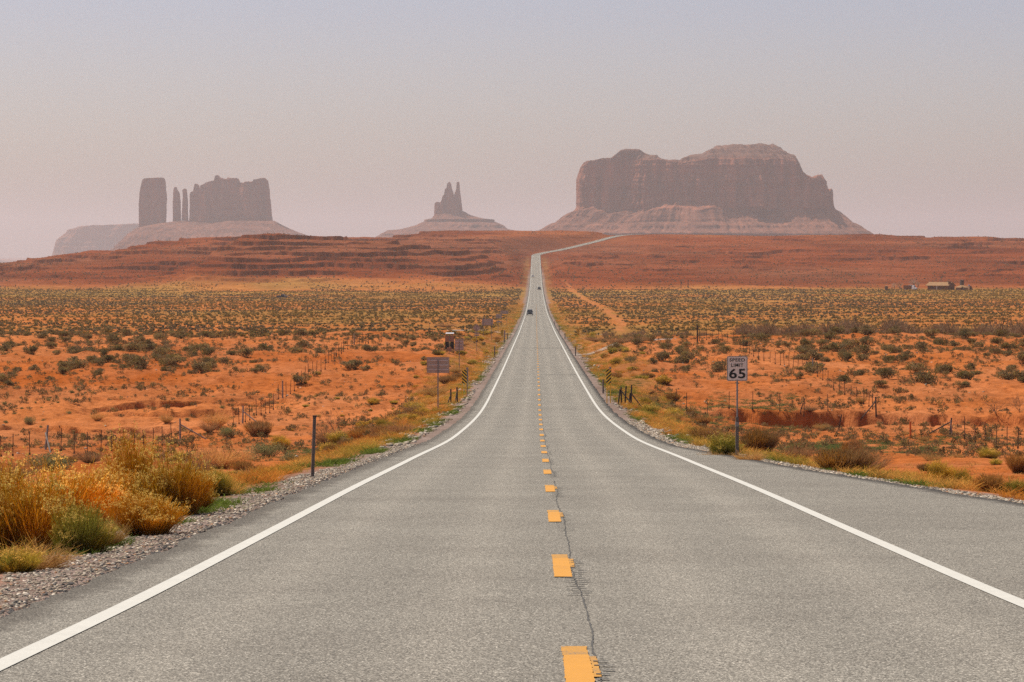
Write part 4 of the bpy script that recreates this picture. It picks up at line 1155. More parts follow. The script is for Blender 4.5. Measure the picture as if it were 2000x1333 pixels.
# green weeds in the wash on the right and by the left fence
for (p0, p1, y0, y1, m) in ((1540, 1830, 165, 200, 3200), (1340, 1560, 150, 185, 900), (1270, 1560, 225, 262, 900), (560, 760, 170, 200, 380), (1780, 1990, 190, 215, 160)):
    yq = y0 + (y1 - y0) * rs.random(m); xq = CAMX + (p0 + (p1 - p0) * rs.random(m) - 1046) * yq / F
    k = noise2(xq / 2.2, yq / 5, 461) + .35 * rs.random(m) > .06; X.append(xq[k]); Y.append(yq[k])
x, y = np.concatenate(X), np.concatenate(Y); n = len(x)
s = (.6 + .9 * rs.random(n)) * np.interp(y, [30, 100, 400, 1300], [.7, .95, 1.2, 2.0])
tint = (.7 + .5 * rs.random((n, 1))) * np.where(((y > 150) & (np.abs(x) > 8.5))[:, None], np.array([[1.15, 1.0, 1.9]]), np.array([[1.1, 1.0, 1.0]]))
merge('green_grass', TG, x, y, ground_z(x, y) - .01, s * 1.2, s, rs.integers(0, 3, n), tint, 'green grass and weeds along the verges and in the wash')

# ------------------------------------------------------------------ loose stones on the shoulders
def ico():
    t = (1 + 5 ** .5) / 2
    v = np.array([(-1, t, 0), (1, t, 0), (-1, -t, 0), (1, -t, 0), (0, -1, t), (0, 1, t), (0, -1, -t), (0, 1, -t), (t, 0, -1), (t, 0, 1), (-t, 0, -1), (-t, 0, 1)], float) / 1.9
    f = np.array([(0, 11, 5), (0, 5, 1), (0, 1, 7), (0, 7, 10), (0, 10, 11), (1, 5, 9), (5, 11, 4), (11, 10, 2), (10, 7, 6), (7, 1, 8), (3, 9, 4), (3, 4, 2), (3, 2, 6), (3, 6, 8), (3, 8, 9), (4, 9, 5), (2, 4, 11), (6, 2, 10), (8, 6, 7), (9, 8, 1)])
    return v, f
def mat_stone():
    m, n, l, bs = new_mat('gravel_stone')
    at = n.new('ShaderNodeAttribute'); at.attribute_name = 'col'
    g = n.new('ShaderNodeNewGeometry')
    f = noise_node(n, l, 60, 3, .6, g.outputs['Position'])
    l.new(mixc(n, l, 1.0, at.outputs['Color'], ramp(n, l, f, [(.3, (.8, .8, .8)), (.7, (1.15, 1.15, 1.15))]), 'MULTIPLY'), bs.inputs['Base Color'])
    bs.inputs['Roughness'].default_value = .9; return m
M['stone'] = mat_stone()
def stones(label, x, y, size, dark):
    rng = np.random.default_rng(len(x)); n = len(x); v, f = ico()
    P = v[None] * (1 + .28 * rng.normal(size=(n, 12, 1))) * (size[:, None] * np.stack([.8 + .6 * rng.random(n), .8 + .6 * rng.random(n), .45 + .4 * rng.random(n)], 1))[:, None, :]
    a = rng.random(n) * 6.283; ca, sa = np.cos(a)[:, None], np.sin(a)[:, None]
    X = P[..., 0] * ca - P[..., 1] * sa + x[:, None]; Y = P[..., 0] * sa + P[..., 1] * ca + y[:, None]; Z = P[..., 2] + (ground_z(x, y) + size * .12)[:, None]
    pal = np.array([(.37, .295, .21), (.45, .37, .27), (.62, .53, .42), (.25, .195, .14), (.11, .10, .085), (.45, .25, .13)])
    c = pal[rng.choice(6, n, p=[.28, .24, .16, .16, .10, .06])] * (.8 + .4 * rng.random((n, 1)))
    dk = rng.random(n) < dark; c[dk] = np.array([.085, .078, .072]) * (.7 + .6 * rng.random((dk.sum(), 1)))
    Q = (f[None] + (np.arange(n) * 12)[:, None, None]).reshape(-1, 3)
    o = link('gravel', mesh_np('gravel', np.stack([X, Y, Z], -1).reshape(-1, 3), Q, M['stone'], col=np.repeat(c, 12, 0))); o['kind'] = 'stuff'; o['label'] = label
n = 52000
y = 17 + 95 * rs.random(n) ** 1.7; of = -.12 + 1.75 * rs.random(n) ** 1.25
k = of < np.interp(y, [17, 35, 70, 110], [1.35, 1.15, .8, .7]) + .35 * noise2(y / 1.5, y * 0, 471) * 2
y, of = y[k], of[k]
stones('grey and pinkish gravel along the left shoulder', -(4.45 + of), y, (.005 + .017 * rs.random(len(y)) ** 3) * np.interp(y, [17, 110], [1, 1.6]), np.clip(.95 - of * 2.4, .04, 1))
n = 15000
y = 36 + 130 * rs.random(n) ** 1.5; of = .0 + 1.2 * rs.random(n) ** 1.15
stones('grey and tan gravel along the right shoulder', pull_edge(y) + of, y, (.010 + .022 * rs.random(n) ** 2.5) * np.interp(y, [17, 110], [1, 1.5]), .06)
n = 2600
y = 105 + 480 * rs.random(n) ** 1.2; sd = np.where(rs.random(n) < .7, -1, 1); of = .5 + 1.6 * rs.random(n) ** 1.2
k = noise2(of, y / 7, 473) + .3 * rs.random(n) > -.02; y, sd, of = y[k], sd[k], of[k]
stones('pale rubble in patches along the far shoulders', sd * (np.where(sd > 0, pull_edge(y), 4.45) + of), y, .05 + .09 * rs.random(len(y)) ** 2, 0)
n = 900
y = 165 + 200 * rs.random(n); x = inside(y, n, rs); k = np.abs(x) > 9
stones('scattered small stones on the orange sand', x[k], y[k], .04 + .08 * rs.random(k.sum()) ** 3, .15)

# ------------------------------------------------------------------ signs, posts, fences
def rrect(w, h, r, n=4, cx=0, cz=0):
    P = []
    for sx, sz, a0 in ((1, 1, 0), (-1, 1, 90), (-1, -1, 180), (1, -1, 270)):
        for k in range(n + 1):
            a = math.radians(a0 + 90 * k / n)
            P.append((cx + sx * (w / 2 - r) + r * math.cos(a), cz + sz * (h / 2 - r) + r * math.sin(a)))
    return P
def clip(poly, x0, x1, z0, z1):
    for ax, lim, sg in ((0, x0, 1), (0, x1, -1), (1, z0, 1), (1, z1, -1)):
        out = []
        for i in range(len(poly)):
            a, b = poly[i], poly[(i + 1) % len(poly)]; da, db = (a[ax] - lim) * sg, (b[ax] - lim) * sg
            if da >= 0: out.append(a)
            if (da >= 0) != (db >= 0):
                t = da / (da - db); out.append((a[0] + (b[0] - a[0]) * t, a[1] + (b[1] - a[1]) * t))
        poly = out
        if not poly: return []
    return poly
def text_obj(name, body, w, h, mat, parent, cx, y, cz, bold=0.0):
    """lettering w wide and h high, centred on cx, cz"""
    cu = bpy.data.curves.new('lettering', 'FONT'); cu.body = body; cu.size = 1.0; cu.align_x = 'CENTER'; cu.align_y = 'CENTER'
    cu.offset = bold; cu.resolution_u = 6; cu.space_character = 1.08; cu.extrude = .01
    t = bpy.data.objects.new('lettering', cu); COL.objects.link(t)
    bpy.context.view_layer.update()
    me = bpy.data.meshes.new_from_object(t.evaluated_get(bpy.context.evaluated_depsgraph_get()))
    bpy.data.objects.remove(t); bpy.data.curves.remove(cu)
    v = np.empty(len(me.vertices) * 3, np.float32); me.vertices.foreach_get('co', v); v = v.reshape(-1, 3)
    lo, hi = v.min(0), v.max(0); c = (lo + hi) / 2; o = np.empty_like(v)
    o[:, 0] = cx + (v[:, 0] - c[0]) * w / (hi[0] - lo[0]); o[:, 2] = cz + (v[:, 1] - c[1]) * h / (hi[1] - lo[1]); o[:, 1] = y - v[:, 2] * .15
    me.vertices.foreach_set('co', o.ravel()); me.update()
    me.name = name; me.materials.clear(); me.materials.append(mat)
    return link(name, me, parent)
def channel(mb, x, y, z0, z1, w=.06, d=.035, t=.006):
    """a U-channel post"""
    h = z1 - z0; c = (z0 + z1) / 2
    mb.box((x, y, c), (w * .45, t, h)); 
    for s in (-1, 1):
        mb.box((x + s * w * .29, y + d / 2, c), (t, d, h)); mb.box((x + s * w * .43, y + d, c), (w * .28, t, h))
    return mb

# speed limit sign
x, y, z = hit(1440, 901); s = y / F
W, H = 40.5 * s, 48.5 * s; zb = z + 156.5 * s
r = empty('speed_limit_sign', (x, y, z), math.radians(2), 'white speed limit 65 sign on a grey post beside the paved turnout', 'road sign')
MB().prism(rrect(W, H, .04), -.004, .0).build('sign_panel', M['signwhite'], r).location = (0, 0, zb - z + H / 2)
ring = MB(); a = rrect(W - .022, H - .022, .032); b = rrect(W - .046, H - .046, .022); n = len(a)
for yy in (-.0062, -.0045):
    ring.v += [(p[0], yy, p[1]) for p in a] + [(p[0], yy, p[1]) for p in b]
for o in (0, 2 * n): ring.f += [(o + i, o + (i + 1) % n, o + n + (i + 1) % n, o + n + i) for i in range(n)]
rg = ring.build('border', M['black'], r); rg.location = (0, 0, zb - z + H / 2)
cz = zb - z + H / 2
text_obj('lettering', 'SPEED', W * .75, H * .135, M['black'], r, 0, -.0065, cz + H * .345, .018)
text_obj('lettering', 'LIMIT', W * .59, H * .135, M['black'], r, 0, -.0065, cz + H * .135, .018)
text_obj('numerals', '65', W * .79, H * .395, M['black'], r, 0, -.0065, cz - H * .205, .022)
p = MB(); p.box((0, .03, (68 * s + cz + H / 2 - .02) / 2 + .02), (.045, .045, cz + H / 2 - .02 - 68 * s)); p.build('upper_post', M['steel'], r, .004)
p = MB(); p.box((0, .03, 36 * s), (.085, .075, 78 * s + .3)); p.build('lower_post', M['postgrey'], r, .006)
p = MB(); p.box((0, .03, 72 * s), (.10, .09, 8.5 * s)); p.build('coupling', M['steel'], r, .006)
p = MB()
for dz in (.20, -.45): p.tube((0, -.012, cz + H * dz), (0, .06, cz + H * dz), .007, n=6)
p.build('bolts', M['steel'], r)

def sign_back(px, base, top, wpx, hpx, label, posts=(0,), name='road_sign', ribs=3, thick=.055, group=None, plaque=None, diamond=False):
    x, y, z = hit(px, base); s = y / F
    r = empty(name, (x, y, z), 0, label, 'road sign', group)
    zt = (base - top) * s; w, h = wpx * s, hpx * s; zc = zt - h / 2
    if diamond: MB().prism([(0, zc - h / 2), (w / 2, zc), (0, zc + h / 2), (-w / 2, zc)], .03, .036).build('sign_panel', M['alum'], r)
    else: MB().prism(rrect(w, h, .03, cz=zc), .03, .036).build('sign_panel', M['alum'], r)
    if ribs:
        for k in range(ribs):
            f = (k + .5) / ribs - .5; ww = w * .9 if not diamond else w * .3
            b = MB().box((0, .015, zc - f * h * .86), (ww, .03, max(.045, h * .07))); b.build('stiffener', M['rib'], r)
    for q in posts:
        m = MB(); channel(m, q * w, -.04, -.2, zc + h * .36, thick, .03); m.build('post', M['steel'], r)
    if plaque:
        for (pt, ph, pw) in plaque:
            zc2 = (base - pt) * s - ph * s / 2
            MB().prism(rrect(pw * s, ph * s, .02, cz=zc2), .03, .036).build('plaque', M['alum'], r)
    return r
sign_back(855.5, 800, 698, 44, 31, 'nearest sign seen from behind, wide aluminium back on one post left of the highway', thick=.07)
sign_back(897, 727, 665, 17, 22, 'upright rectangular sign back on one post beside the kiosk', thick=.06)
sign_back(931, 688, 633, 16, 16, 'diamond shaped sign back with a small plaque under it', ribs=1, diamond=True, plaque=((650, 3, 9), (654, 3, 9)))
sign_back(952, 664, 623, 22, 13, 'wide sign back standing on two posts beyond the diamond sign', posts=(-.37, .37))
sign_back(974, 650, 614, 11, 8, 'small sign back with a lower plaque, behind the two post sign', ribs=2, plaque=((627, 3.5, 8),), posts=(-.1,))
sign_back(985, 640, 607, 16, 7, 'farthest sign back on the left, close before the dark oncoming car', ribs=2, posts=(-.3, .3))

# kiosk
x, y, z = hit(878, 692); s = y / F
r = empty('kiosk', (x, y, z), 0, 'small wooden kiosk with black openings and a white roof edge beside the highway', 'kiosk')
MB().box((0, .1, 26.5 * s), (17 * s, .12, 11 * s)).build('board', M['boardbrown'], r)
for sx in (-1, 1): MB().box((sx * 5 * s, .1, 13.5 * s), (7 * s, .10, 14.5 * s)).build('dark_panel', M['black'], r)
MB().box((-.6 * s, 0, 15 * s), (.07, .07, 30 * s + .3)).build('post', M['steel'], r)
for sx in (-1, 1): MB().box((sx * 8.2 * s, .1, 14 * s), (.06, .08, 28 * s + .3)).build('leg', M['boardbrown'], r)
MB().box((.5 * s, .05, 37 * s), (16 * s, .55, .05), Matrix.Rotation(.14, 3, 'X')).build('roof', M['panelwhite'], r)
for sx in (-1, 1): MB().box((sx * 5 * s, .1, 34 * s), (.05, .05, 5 * s)).build('roof_bracket', M['wood'], r)
MB().box((-.5 * s, -.15, 6 * s), (9.5 * s, .04, 7 * s)).build('notice_board', M['boardbrown'], r)

# striped object markers
def marker(px, base, top, wpx, hpx, lean, label, twin=.35, back=False):
    x, y, z = hit(px, base); s = y / F
    r = empty('object_marker', (x, y, z), 0, label, 'road marker')
    w, h = wpx * s, hpx * s; zt = (base - top) * s; z0 = zt - h
    if back: MB().prism(rrect(w, h, .02, cz=zt - h / 2), .02, .026).build('marker_panel', M['alum'], r)
    else:
        MB().prism(rrect(w, h, .015, cz=zt - h / 2), .0, .006).build('marker_panel', M['mkyellow'], r)
        st = MB(); pitch = h / 4.0
        for k in range(-4, 8):
            a = z0 + k * pitch; q = w * .95
            zl, zr_ = (a, a + q) if lean > 0 else (a + q, a)
            poly = clip([(-w / 2, zl), (w / 2, zr_), (w / 2, zr_ + pitch * .5), (-w / 2, zl + pitch * .5)], -w / 2 + .006, w / 2 - .006, z0 + .006, zt - .006)
            if len(poly) > 2: st.prism(poly, -.003, -.0008)
        st.build('stripes', M['black'], r)
    for q in ((-twin, twin) if twin else (0,)):
        m = MB(); channel(m, q * w, .03 if not back else -.03, -.2, zt - .05, .055, .03); m.build('post', M['steel'] if back else M['mkyellow'], r)
    return r
marker(907, 778, 722.5, 9.5, 27, -1, 'black and yellow striped marker on the left, nearest one, behind the short fence posts')
marker(912.5, 774, 718, 4.5, 27, 1, 'narrow grey marker back right behind the nearest left striped marker', 0, True)
marker(1189, 788, 721.5, 10, 28, 1, 'black and yellow striped marker on yellow posts beside the leaning black fence posts')
marker(1192, 764, 717, 4, 25, 1, 'grey marker back peeping out above the nearest right striped marker', 0, True)
marker(980.5, 671, 645, 5, 11.5, -1, 'tiny far striped marker left of the highway near the gravel turn-off', 0)
marker(985.5, 668, 645.5, 3, 11.5, 1, 'grey back of the far marker pair left of the highway', 0, True)
marker(1129, 672, 643.5, 5, 11.5, 1, 'tiny far striped marker right of the highway beyond the gravel side road', 0)

# delineator posts
def post(px, base, top, wpx, label, lean=0.0, cap=False, mat='postgrey', name='delineator_post'):
    x, y, z = hit(px, base); s = y / F; h = (base - top) * s; w = wpx * s
    m = MB(); m.tube((0, 0, -.25), (lean * h, 0, h), w * .5, w * .47, 10)
    m.box((lean * h * .5, -w * .42, h * .5), (w * .35, w * .25, h * .9), Matrix.Rotation(math.atan(lean), 3, 'Y'))
    if not cap:
        o = m.build(name, M[mat], None, smooth=False); o.location = (x, y, z); return tag(o, label, 'post')
    r = empty(name, (x, y, z), 0, label, 'post'); m.build('post', M[mat], r)
    c = MB(); c.tube((lean * h, 0, h - w * .45), (lean * h * 1.01, 0, h + w * .12), w * .58, w * .56, 12); c.build('cap', M['rust'], r)
    return r
post(609.5, 932, 813, 7, 'thick grey leaning delineator post with a dark cap on the left shoulder', .042, True)
post(966, 699, 677, 2.6, 'thin dark post on the left shoulder beside the rubble patches')
post(985, 670, 657, 2, 'thin dark post just below the far left striped marker')
post(991, 664, 651, 1.8, 'thin dark post right of the far left striped marker, near the white edge line')
post(1178, 769, 741.5, 3.4, 'brown post just left of the nearest right striped marker')
post(1124, 696, 677, 2.4, 'dark post at the mouth of the gravel side road')
post(1103.5, 663, 651.5, 1.8, 'small dark post on the right shoulder below the far right marker')
post(1092, 648, 637, 1.5, 'smaller dark post on the right shoulder above the far right marker')
post(1083.5, 635, 627, 1.2, 'tiniest dark post on the right shoulder, nearest the cars')
post(1778.5, 857, 824, 4.2, 'short orange wooden post standing in the wash at right', -.02, mat='orange', name='marker_post')

# fences
TPOST = MB().box((0, 0, .52), (.045, .012, 1.56)).box((0, .018, .52), (.012, .036, 1.56)).box((0, -.008, .05), (.11, .006, .16)).build('fence_post', M['rust'])
WPOST = MB().tube((0, 0, -.3), (0, 0, 1.42), .075, .062, 9).build('fence_post', M['wood'])
DPOST = MB().tube((0, 0, -.3), (0, 0, 1.35), .07, .058, 9).build('fence_post', M['darkwood'])
PROTO = {'t': TPOST.data, 'w': WPOST.data, 'd': DPOST.data}
for o in (TPOST, WPOST, DPOST): bpy.data.objects.remove(o)
def fence(pts, label, wires=(.30, .60, .88, 1.15), hs=1.0, name='wire_fence', mesh_wire=False):
    P = []
    for q in pts:
        x, y, z = hit(q[0], q[1]); P.append((x, y, z, q[2] if len(q) > 2 else 't'))
    x0, y0, z0 = P[0][:3]
    r = empty(name, (x0, y0, z0), 0, label, 'fence')
    rr = random.Random(len(pts))
    for x, y, z, k in P:
        o = link('fence_post', PROTO[k], r); o.location = (x - x0, y - y0, z - z0)
        o.rotation_euler = (rr.gauss(0, .035), rr.gauss(0, .04), rr.random() * .6); sc = hs * (1 + rr.gauss(0, .05)); o.scale = (1, 1, sc)
    w = MB()
    for a, b in zip(P[:-1], P[1:]):
        for hgt in wires:
            mid = [(a[i] + b[i]) / 2 for i in range(3)]
            mz = mid[2] + hgt * hs - .02
            A = (a[0] - x0, a[1] - y0, a[2] - z0 + hgt * hs); B = (b[0] - x0, b[1] - y0, b[2] - z0 + hgt * hs); Mm = (mid[0] - x0, mid[1] - y0, mz - z0)
            w.tube(A, Mm, .0035, n=3, cap=False); w.tube(Mm, B, .0035, n=3, cap=False)
        if mesh_wire:
            nn = 12
            for k in range(1, nn):
                t = k / nn; q = [a[i] + (b[i] - a[i]) * t for i in range(3)]
                w.tube((q[0] - x0, q[1] - y0, q[2] - z0 + .05), (q[0] - x0, q[1] - y0, q[2] - z0 + wires[-1] - .02), .0022, n=3, cap=False)
    w.build('wire', M['rust'], r)
    return r, P
def brace(r, P, k, dx, dy, mat='wood'):
    x0, y0, z0 = P[0][:3]; x, y, z, _ = P[k]
    b = (x + dx, y + dy); zz = gz(*b)
    MB().tube((x - x0, y - y0, z - z0 + 1.0), (b[0] - x0, b[1] - y0, zz - z0 - .05), .05, .045, 8).build('brace', M[mat], r)

r, P = fence([(-20, 896), (2, 893), (25, 891), (58, 890), (89, 879, 'w'), (119, 883), (145, 887), (171, 888), (197, 884), (218, 883), (240, 882), (262, 881), (281, 880), (299, 878), (317, 871), (335, 865), (352, 858, 'w')],
             'wire fence with grey wooden posts behind the near left rabbitbrush', mesh_wire=True)
brace(r, P, 16, 2.0, .4); brace(r, P, 4, .5, -1.2)
r, P = fence([(456, 832), (467, 830), (474, 828, 'w'), (479, 826), (488, 822), (501, 813), (510, 812), (519, 811), (527, 808), (534, 802), (544, 781), (552, 779, 'w'), (559, 776), (567, 772), (575, 766), (582, 759), (589, 750), (596, 744), (603, 738), (611, 733), (618, 731), (627, 727), (635, 722), (642, 711), (648, 709), (653, 707), (657, 698), (662, 694), (667, 692), (671, 688), (679, 683), (687, 679), (692, 675, 'w'), (697, 675), (702, 674), (709, 673), (714, 673), (719, 673)],
             'wire fence receding over the left sand towards the highway')
brace(r, P, 2, 1.3, -.6)
r, P = fence([(1855, 853, 'd'), (1884, 858), (1905, 866), (1924, 861), (1946, 878), (1967, 878), (1988, 877), (2012, 878)], 'wire fence running to the right edge from the braced corner post', wires=(.3, .6, .9, 1.15))
brace(r, P, 0, -1.7, -.3, 'darkwood')
o = MB().tube((.16, -.12, -.2), (.05, -.1, 1.15), .055, .05, 8).build('fence_post', M['wood'], r)
r, P = fence([(1711, 808, 'd'), (1704, 800), (1697, 795), (1687, 791), (1674, 785), (1662, 783), (1650, 773), (1639, 770), (1628, 761), (1617, 752), (1607, 744), (1597, 737), (1588, 728, 'w'), (1576, 724), (1567, 723), (1558, 722), (1549, 720), (1541, 718), (1532, 716), (1524, 714), (1514, 713), (1504, 711), (1492, 709), (1482, 704), (1472, 698), (1464, 692), (1458, 689), (1452, 686), (1446, 684)],
             'long wire fence climbing the right sand slope from its dark corner post')
brace(r, P, 0, -1.9, -.6, 'darkwood')
fence([(1318, 795), (1341, 810), (1382, 812), (1424, 812), (1470, 811), (1523, 809), (1570, 814), (1617, 818)], 'sparse wire fence of thin posts crossing behind the speed limit sign', hs=1.1)
fence([(1366, 668), (1380, 667), (1392, 665), (1403, 666), (1411, 668), (1420, 670), (1432, 674)], 'short run of fence on the dune crest by the tall timber post', hs=.95)
fence([(720, 672), (745, 668), (775, 662), (806, 656), (838, 650), (866, 645)], 'faint far fence along the crest of the left dunes', hs=1.0)
post(1362, 672, 637, 3.0, 'tall timber post on the right dune crest above the fence', 0, mat='darkwood', name='timber_post')
post(1637, 841, 811, 2.4, 'leaning dark post in the wash below the cut bank', .22, mat='darkwood', name='timber_post')
post(1562, 808, 793, 1.8, 'crooked dead stick leaning at the lip of the cut bank', .45, mat='darkwood', name='dead_stick')
# clusters of leaning brace posts at the road ends of the fences
def cluster(name, posts, label, props=()):
    x0, y0, z0 = hit(posts[0][0], posts[0][1]); s = y0 / F
    r = empty(name, (x0, y0, z0), 0, label, 'fence')
    for px, base, top, ln in posts:
        x = CAMX + (px - 1046) * y0 / F; zz = gz(x, y0)
        h = (base - top) * s
        MB().tube((x - x0, 0, zz - z0 - .2), (x - x0 + ln * s, 0, zz - z0 + h), .055, .05, 8).build('fence_post', M['darkwood'], r)
    for pa, ta, pb, tb in props:
        b0 = posts[0][1]
        MB().tube(((pa - posts[0][0]) * s, .09, (b0 - ta) * s), ((pb - posts[0][0]) * s, -.3, (b0 - tb) * s), .04, .04, 7).build('brace', M['darkwood'], r)
    return r
cluster('fence_end', [(1207, 791, 761, 4), (1214, 790, 755, -1), (1220, 791, 753.5, 3), (1228, 791, 766, 3), (1232.5, 796, 755, 1)], 'leaning black fence posts and braces beside the nearest right striped marker', ((1215, 766, 1231, 786), (1233, 769, 1257, 800)))
cluster('fence_end', [(880.5, 789, 760.5, 0), (893.5, 784, 753, -1)], 'two short dark fence posts with a slanting brace before the left striped marker', ((879, 775, 871, 800), (892, 768, 890, 783)))
cluster('fence_end', [(1158, 667, 660, 0)], 'dark stub with a slanting brace beyond the gravel side road', ((1157, 661, 1167, 674),))

# ------------------------------------------------------------------ vehicles (front towards -y)
def side_loft(mb, prof, hw, tumble=0.0, zb=0.8):
    """side outline (y, z) pushed to both sides; the upper part leans in"""
    rings = []
    for sg in (-1, 1):
        rings.append([(sg * (hw - tumble * max(0, z - zb)), y, z) for y, z in prof])
    n = len(prof)
    return mb.add(rings[0] + rings[1], [tuple(range(n - 1, -1, -1)), tuple(range(n, 2 * n))] + [(i, (i + 1) % n, n + (i + 1) % n, n + i) for i in range(n)])
def vehicle(name, x, y, rz, label, paint, L=4.7, Wd=1.85, Hh=1.75, kind='suv', cat='car', lamps='headlight'):
    z = max(float(ROAD(y)) if abs(x) < 4 else gz(x, y), -1e9) + .01
    r = empty(name, (x, y, z), rz, label, cat); h = L / 2; hw = Wd / 2; hood = 1.02 if Hh > 1.6 else .86
    low = .34
    b = MB()
    side_loft(b, [(-h, low + .1), (-h + .06, hood - .22), (-h + .22, hood - .08), (-h + 1.15, hood), (h - .12, hood + .02), (h, hood - .25), (h, low + .12), (h - .15, low), (-h + .2, low)], hw, .10, .75)
    b.build('body', paint, r, .035)
    if kind == 'pickup': cab = [(-h + 1.25, hood), (-h + 1.85, Hh - .04), (-h + 2.2, Hh), (-h + 3.0, Hh), (-h + 3.2, hood)]
    elif kind == 'sedan': cab = [(-h + 1.2, hood), (-h + 2.0, Hh - .02), (-h + 2.4, Hh), (h - 1.5, Hh), (h - .55, hood)]
    else: cab = [(-h + 1.2, hood), (-h + 1.85, Hh - .06), (-h + 2.2, Hh), (h - .5, Hh), (h - .16, hood)]
    c = MB(); side_loft(c, [(a, q - .012 if q == hood else q) for a, q in cab], hw - .06, .26, hood); c.build('cabin', paint, r, .03)
    def pane(nm, y0, z0, y1, z1, w0, w1):
        m = MB(); d = .012 if y0 < 0 else -.012
        m.loft([[(-w0, y0 - d, z0), (w0, y0 - d, z0), (w0, y0 + d, z0), (-w0, y0 + d, z0)], [(-w1, y1 - d, z1), (w1, y1 - d, z1), (w1, y1 + d, z1), (-w1, y1 + d, z1)]]); m.build(nm, M['glass'], r)
    f0, f1 = cab[0], cab[1]; e1, e0 = cab[-2], cab[-1]
    lp = lambda a, b_, t: (a[0] + (b_[0] - a[0]) * t, a[1] + (b_[1] - a[1]) * t)
    q0, q1 = lp(f0, f1, .08), lp(f0, f1, .93); pane('windscreen', q0[0], q0[1], q1[0], q1[1], hw - .16, hw - .30)
    q0, q1 = lp(e0, e1, .12), lp(e0, e1, .88); pane('rear_window', q0[0], q0[1], q1[0], q1[1], hw - .18, hw - .30)
    for sg in (-1, 1):
        m = MB(); y0, y1 = cab[1][0] + .05, cab[-2][0] - .02; zt = Hh - .10
        xa, xb = hw - .055 - .01, hw - .05 - .26 * (zt - hood)
        m.loft([[(sg * xa, y0 - .35, hood + .06), (sg * xa, y1 + .1, hood + .06), (sg * (xa - .03), y1 + .1, hood + .06), (sg * (xa - .03), y0 - .35, hood + .06)],
                [(sg * xb, y0 + .02, zt), (sg * xb, y1 - .04, zt), (sg * (xb - .03), y1 - .04, zt), (sg * (xb - .03), y0 + .02, zt)]])
        m.build('side_window', M['glass'], r)
        MB().box((sg * (hw - .24), -h + .03, hood - .26), (.36, .10, .17)).build('headlight', M['lamp'] if lamps == 'headlight' else M['chrome'], r, .02)
        MB().box((sg * (hw - .12), h - .02, hood - .18), (.16, .08, .30)).build('tail_light', M['tail'], r, .015)
        MB().box((sg * (hw + .06), cab[0][0] + .35, hood + .12), (.16, .10, .15)).build('mirror', paint, r, .02)
        for yy in (-h + .88, h - .92):
            rad = .37 if Hh > 1.6 else .32
            t = MB(); t.tube((sg * (hw - .22), yy, rad), (sg * (hw + .01), yy, rad), rad, n=18); t = t.build('wheel', M['tyre'], r, .02)
            k = MB(); k.tube((sg * (hw - .02), yy, rad), (sg * (hw + .025), yy, rad), rad * .6, n=14); k.build('rim', M['chrome'], t)
    MB().box((0, -h + .02, low + .14), (Wd * .92, .16, .22)).build('front_bumper', M['black'] if kind != 'sedan' else paint, r, .03)
    MB().box((0, h - .0, low + .14), (Wd * .92, .14, .2)).build('rear_bumper', M['black'], r, .03)
    MB().box((0, -h + .02, hood - .25), (Wd * .46, .06, .20)).build('grille', M['black'], r, .01)
    MB().box((0, h + .005, hood - .28), (.5, .02, .14)).build('number_plate', M['panelwhite'], r)
    if kind == 'pickup':
        MB().box((0, h - .85, hood + .0), (Wd - .2, 1.35, .06)).build('cargo_bed', M['black'], r)
    return r
yy = 985.0
vehicle('oncoming_suv', CAMX + (1035 - 1046) * yy / F, yy, 0, 'dark oncoming car in the left lane, nearest of the three highway cars', car_paint('dark_blue_paint', (.02, .026, .034)), 4.9, 1.98, 1.86)
yy = 1800.0
vehicle('leaving_car', CAMX + (1053.2 - 1046) * yy / F, yy, 0, 'dark grey car driving away in the right lane of the highway', car_paint('charcoal_paint', (.03, .032, .036)), 4.7, 1.95, 1.78)
yy = 2215.0
vehicle('oncoming_car', CAMX + (1040.6 - 1046) * yy / F, yy, 0, 'pale fronted oncoming car in the left lane, farthest of the highway cars', car_paint('white_paint', (.75, .74, .72)), 4.6, 1.85, 1.6, 'suv')
x, y, z = hit(551, 583)
vehicle('parked_pickup', x, y, math.radians(80), 'black pickup parked out on the flat below the left red hill', car_paint('black_paint', (.012, .012, .013)), 5.4, 1.95, 1.85, 'pickup', 'pickup truck')

# ------------------------------------------------------------------ the homestead at the right
M['hwall'] = simple('house_wall_brown', (.17, .072, .034), .9, 0, .2, .6)
M['hroof'] = simple('house_roof_tan', (.29, .155, .06), .9, 0, .15, .5)
M['tank'] = simple('tank_dark_rust', (.085, .045, .032), .7, .2, .25, .8)
M['mud'] = simple('hogan_earth', (.25, .12, .06), .95, 0, .2, .8)
M['tarp'] = simple('tarp_blue', (.10, .25, .45), .6, 0, .1, 2)
M['treebark'] = simple('bare_bark_grey', (.22, .17, .14), .9, 0, .2, 3)
xh, yh, zh = hit(1838, 566.5); s = yh / F
r = empty('ranch_house', (xh, yh, zh), math.radians(-32), 'long brown ranch house with a tan gabled roof and a chimney on the far flat', 'house')
LW, DP, HW, HR = 44 * s, 30 * s, 8.8 * s, 5.6 * s            # long side, depth, wall, roof rise
m = MB(); m.add([(-LW / 2, -DP / 2, -1), (LW / 2, -DP / 2, -1), (LW / 2, DP / 2, -1), (-LW / 2, DP / 2, -1), (-LW / 2, -DP / 2, HW), (LW / 2, -DP / 2, HW), (LW / 2, DP / 2, HW), (-LW / 2, DP / 2, HW), (-LW / 2, 0, HW + HR * .93), (LW / 2, 0, HW + HR * .93)],
               [(0, 1, 5, 4), (1, 2, 6, 9, 5), (2, 3, 7, 6), (3, 0, 4, 8, 7), (4, 5, 9, 8), (6, 7, 8, 9), (3, 2, 1, 0)])
m.build('wall', M['hwall'], r)
rf = MB(); e = 1.0
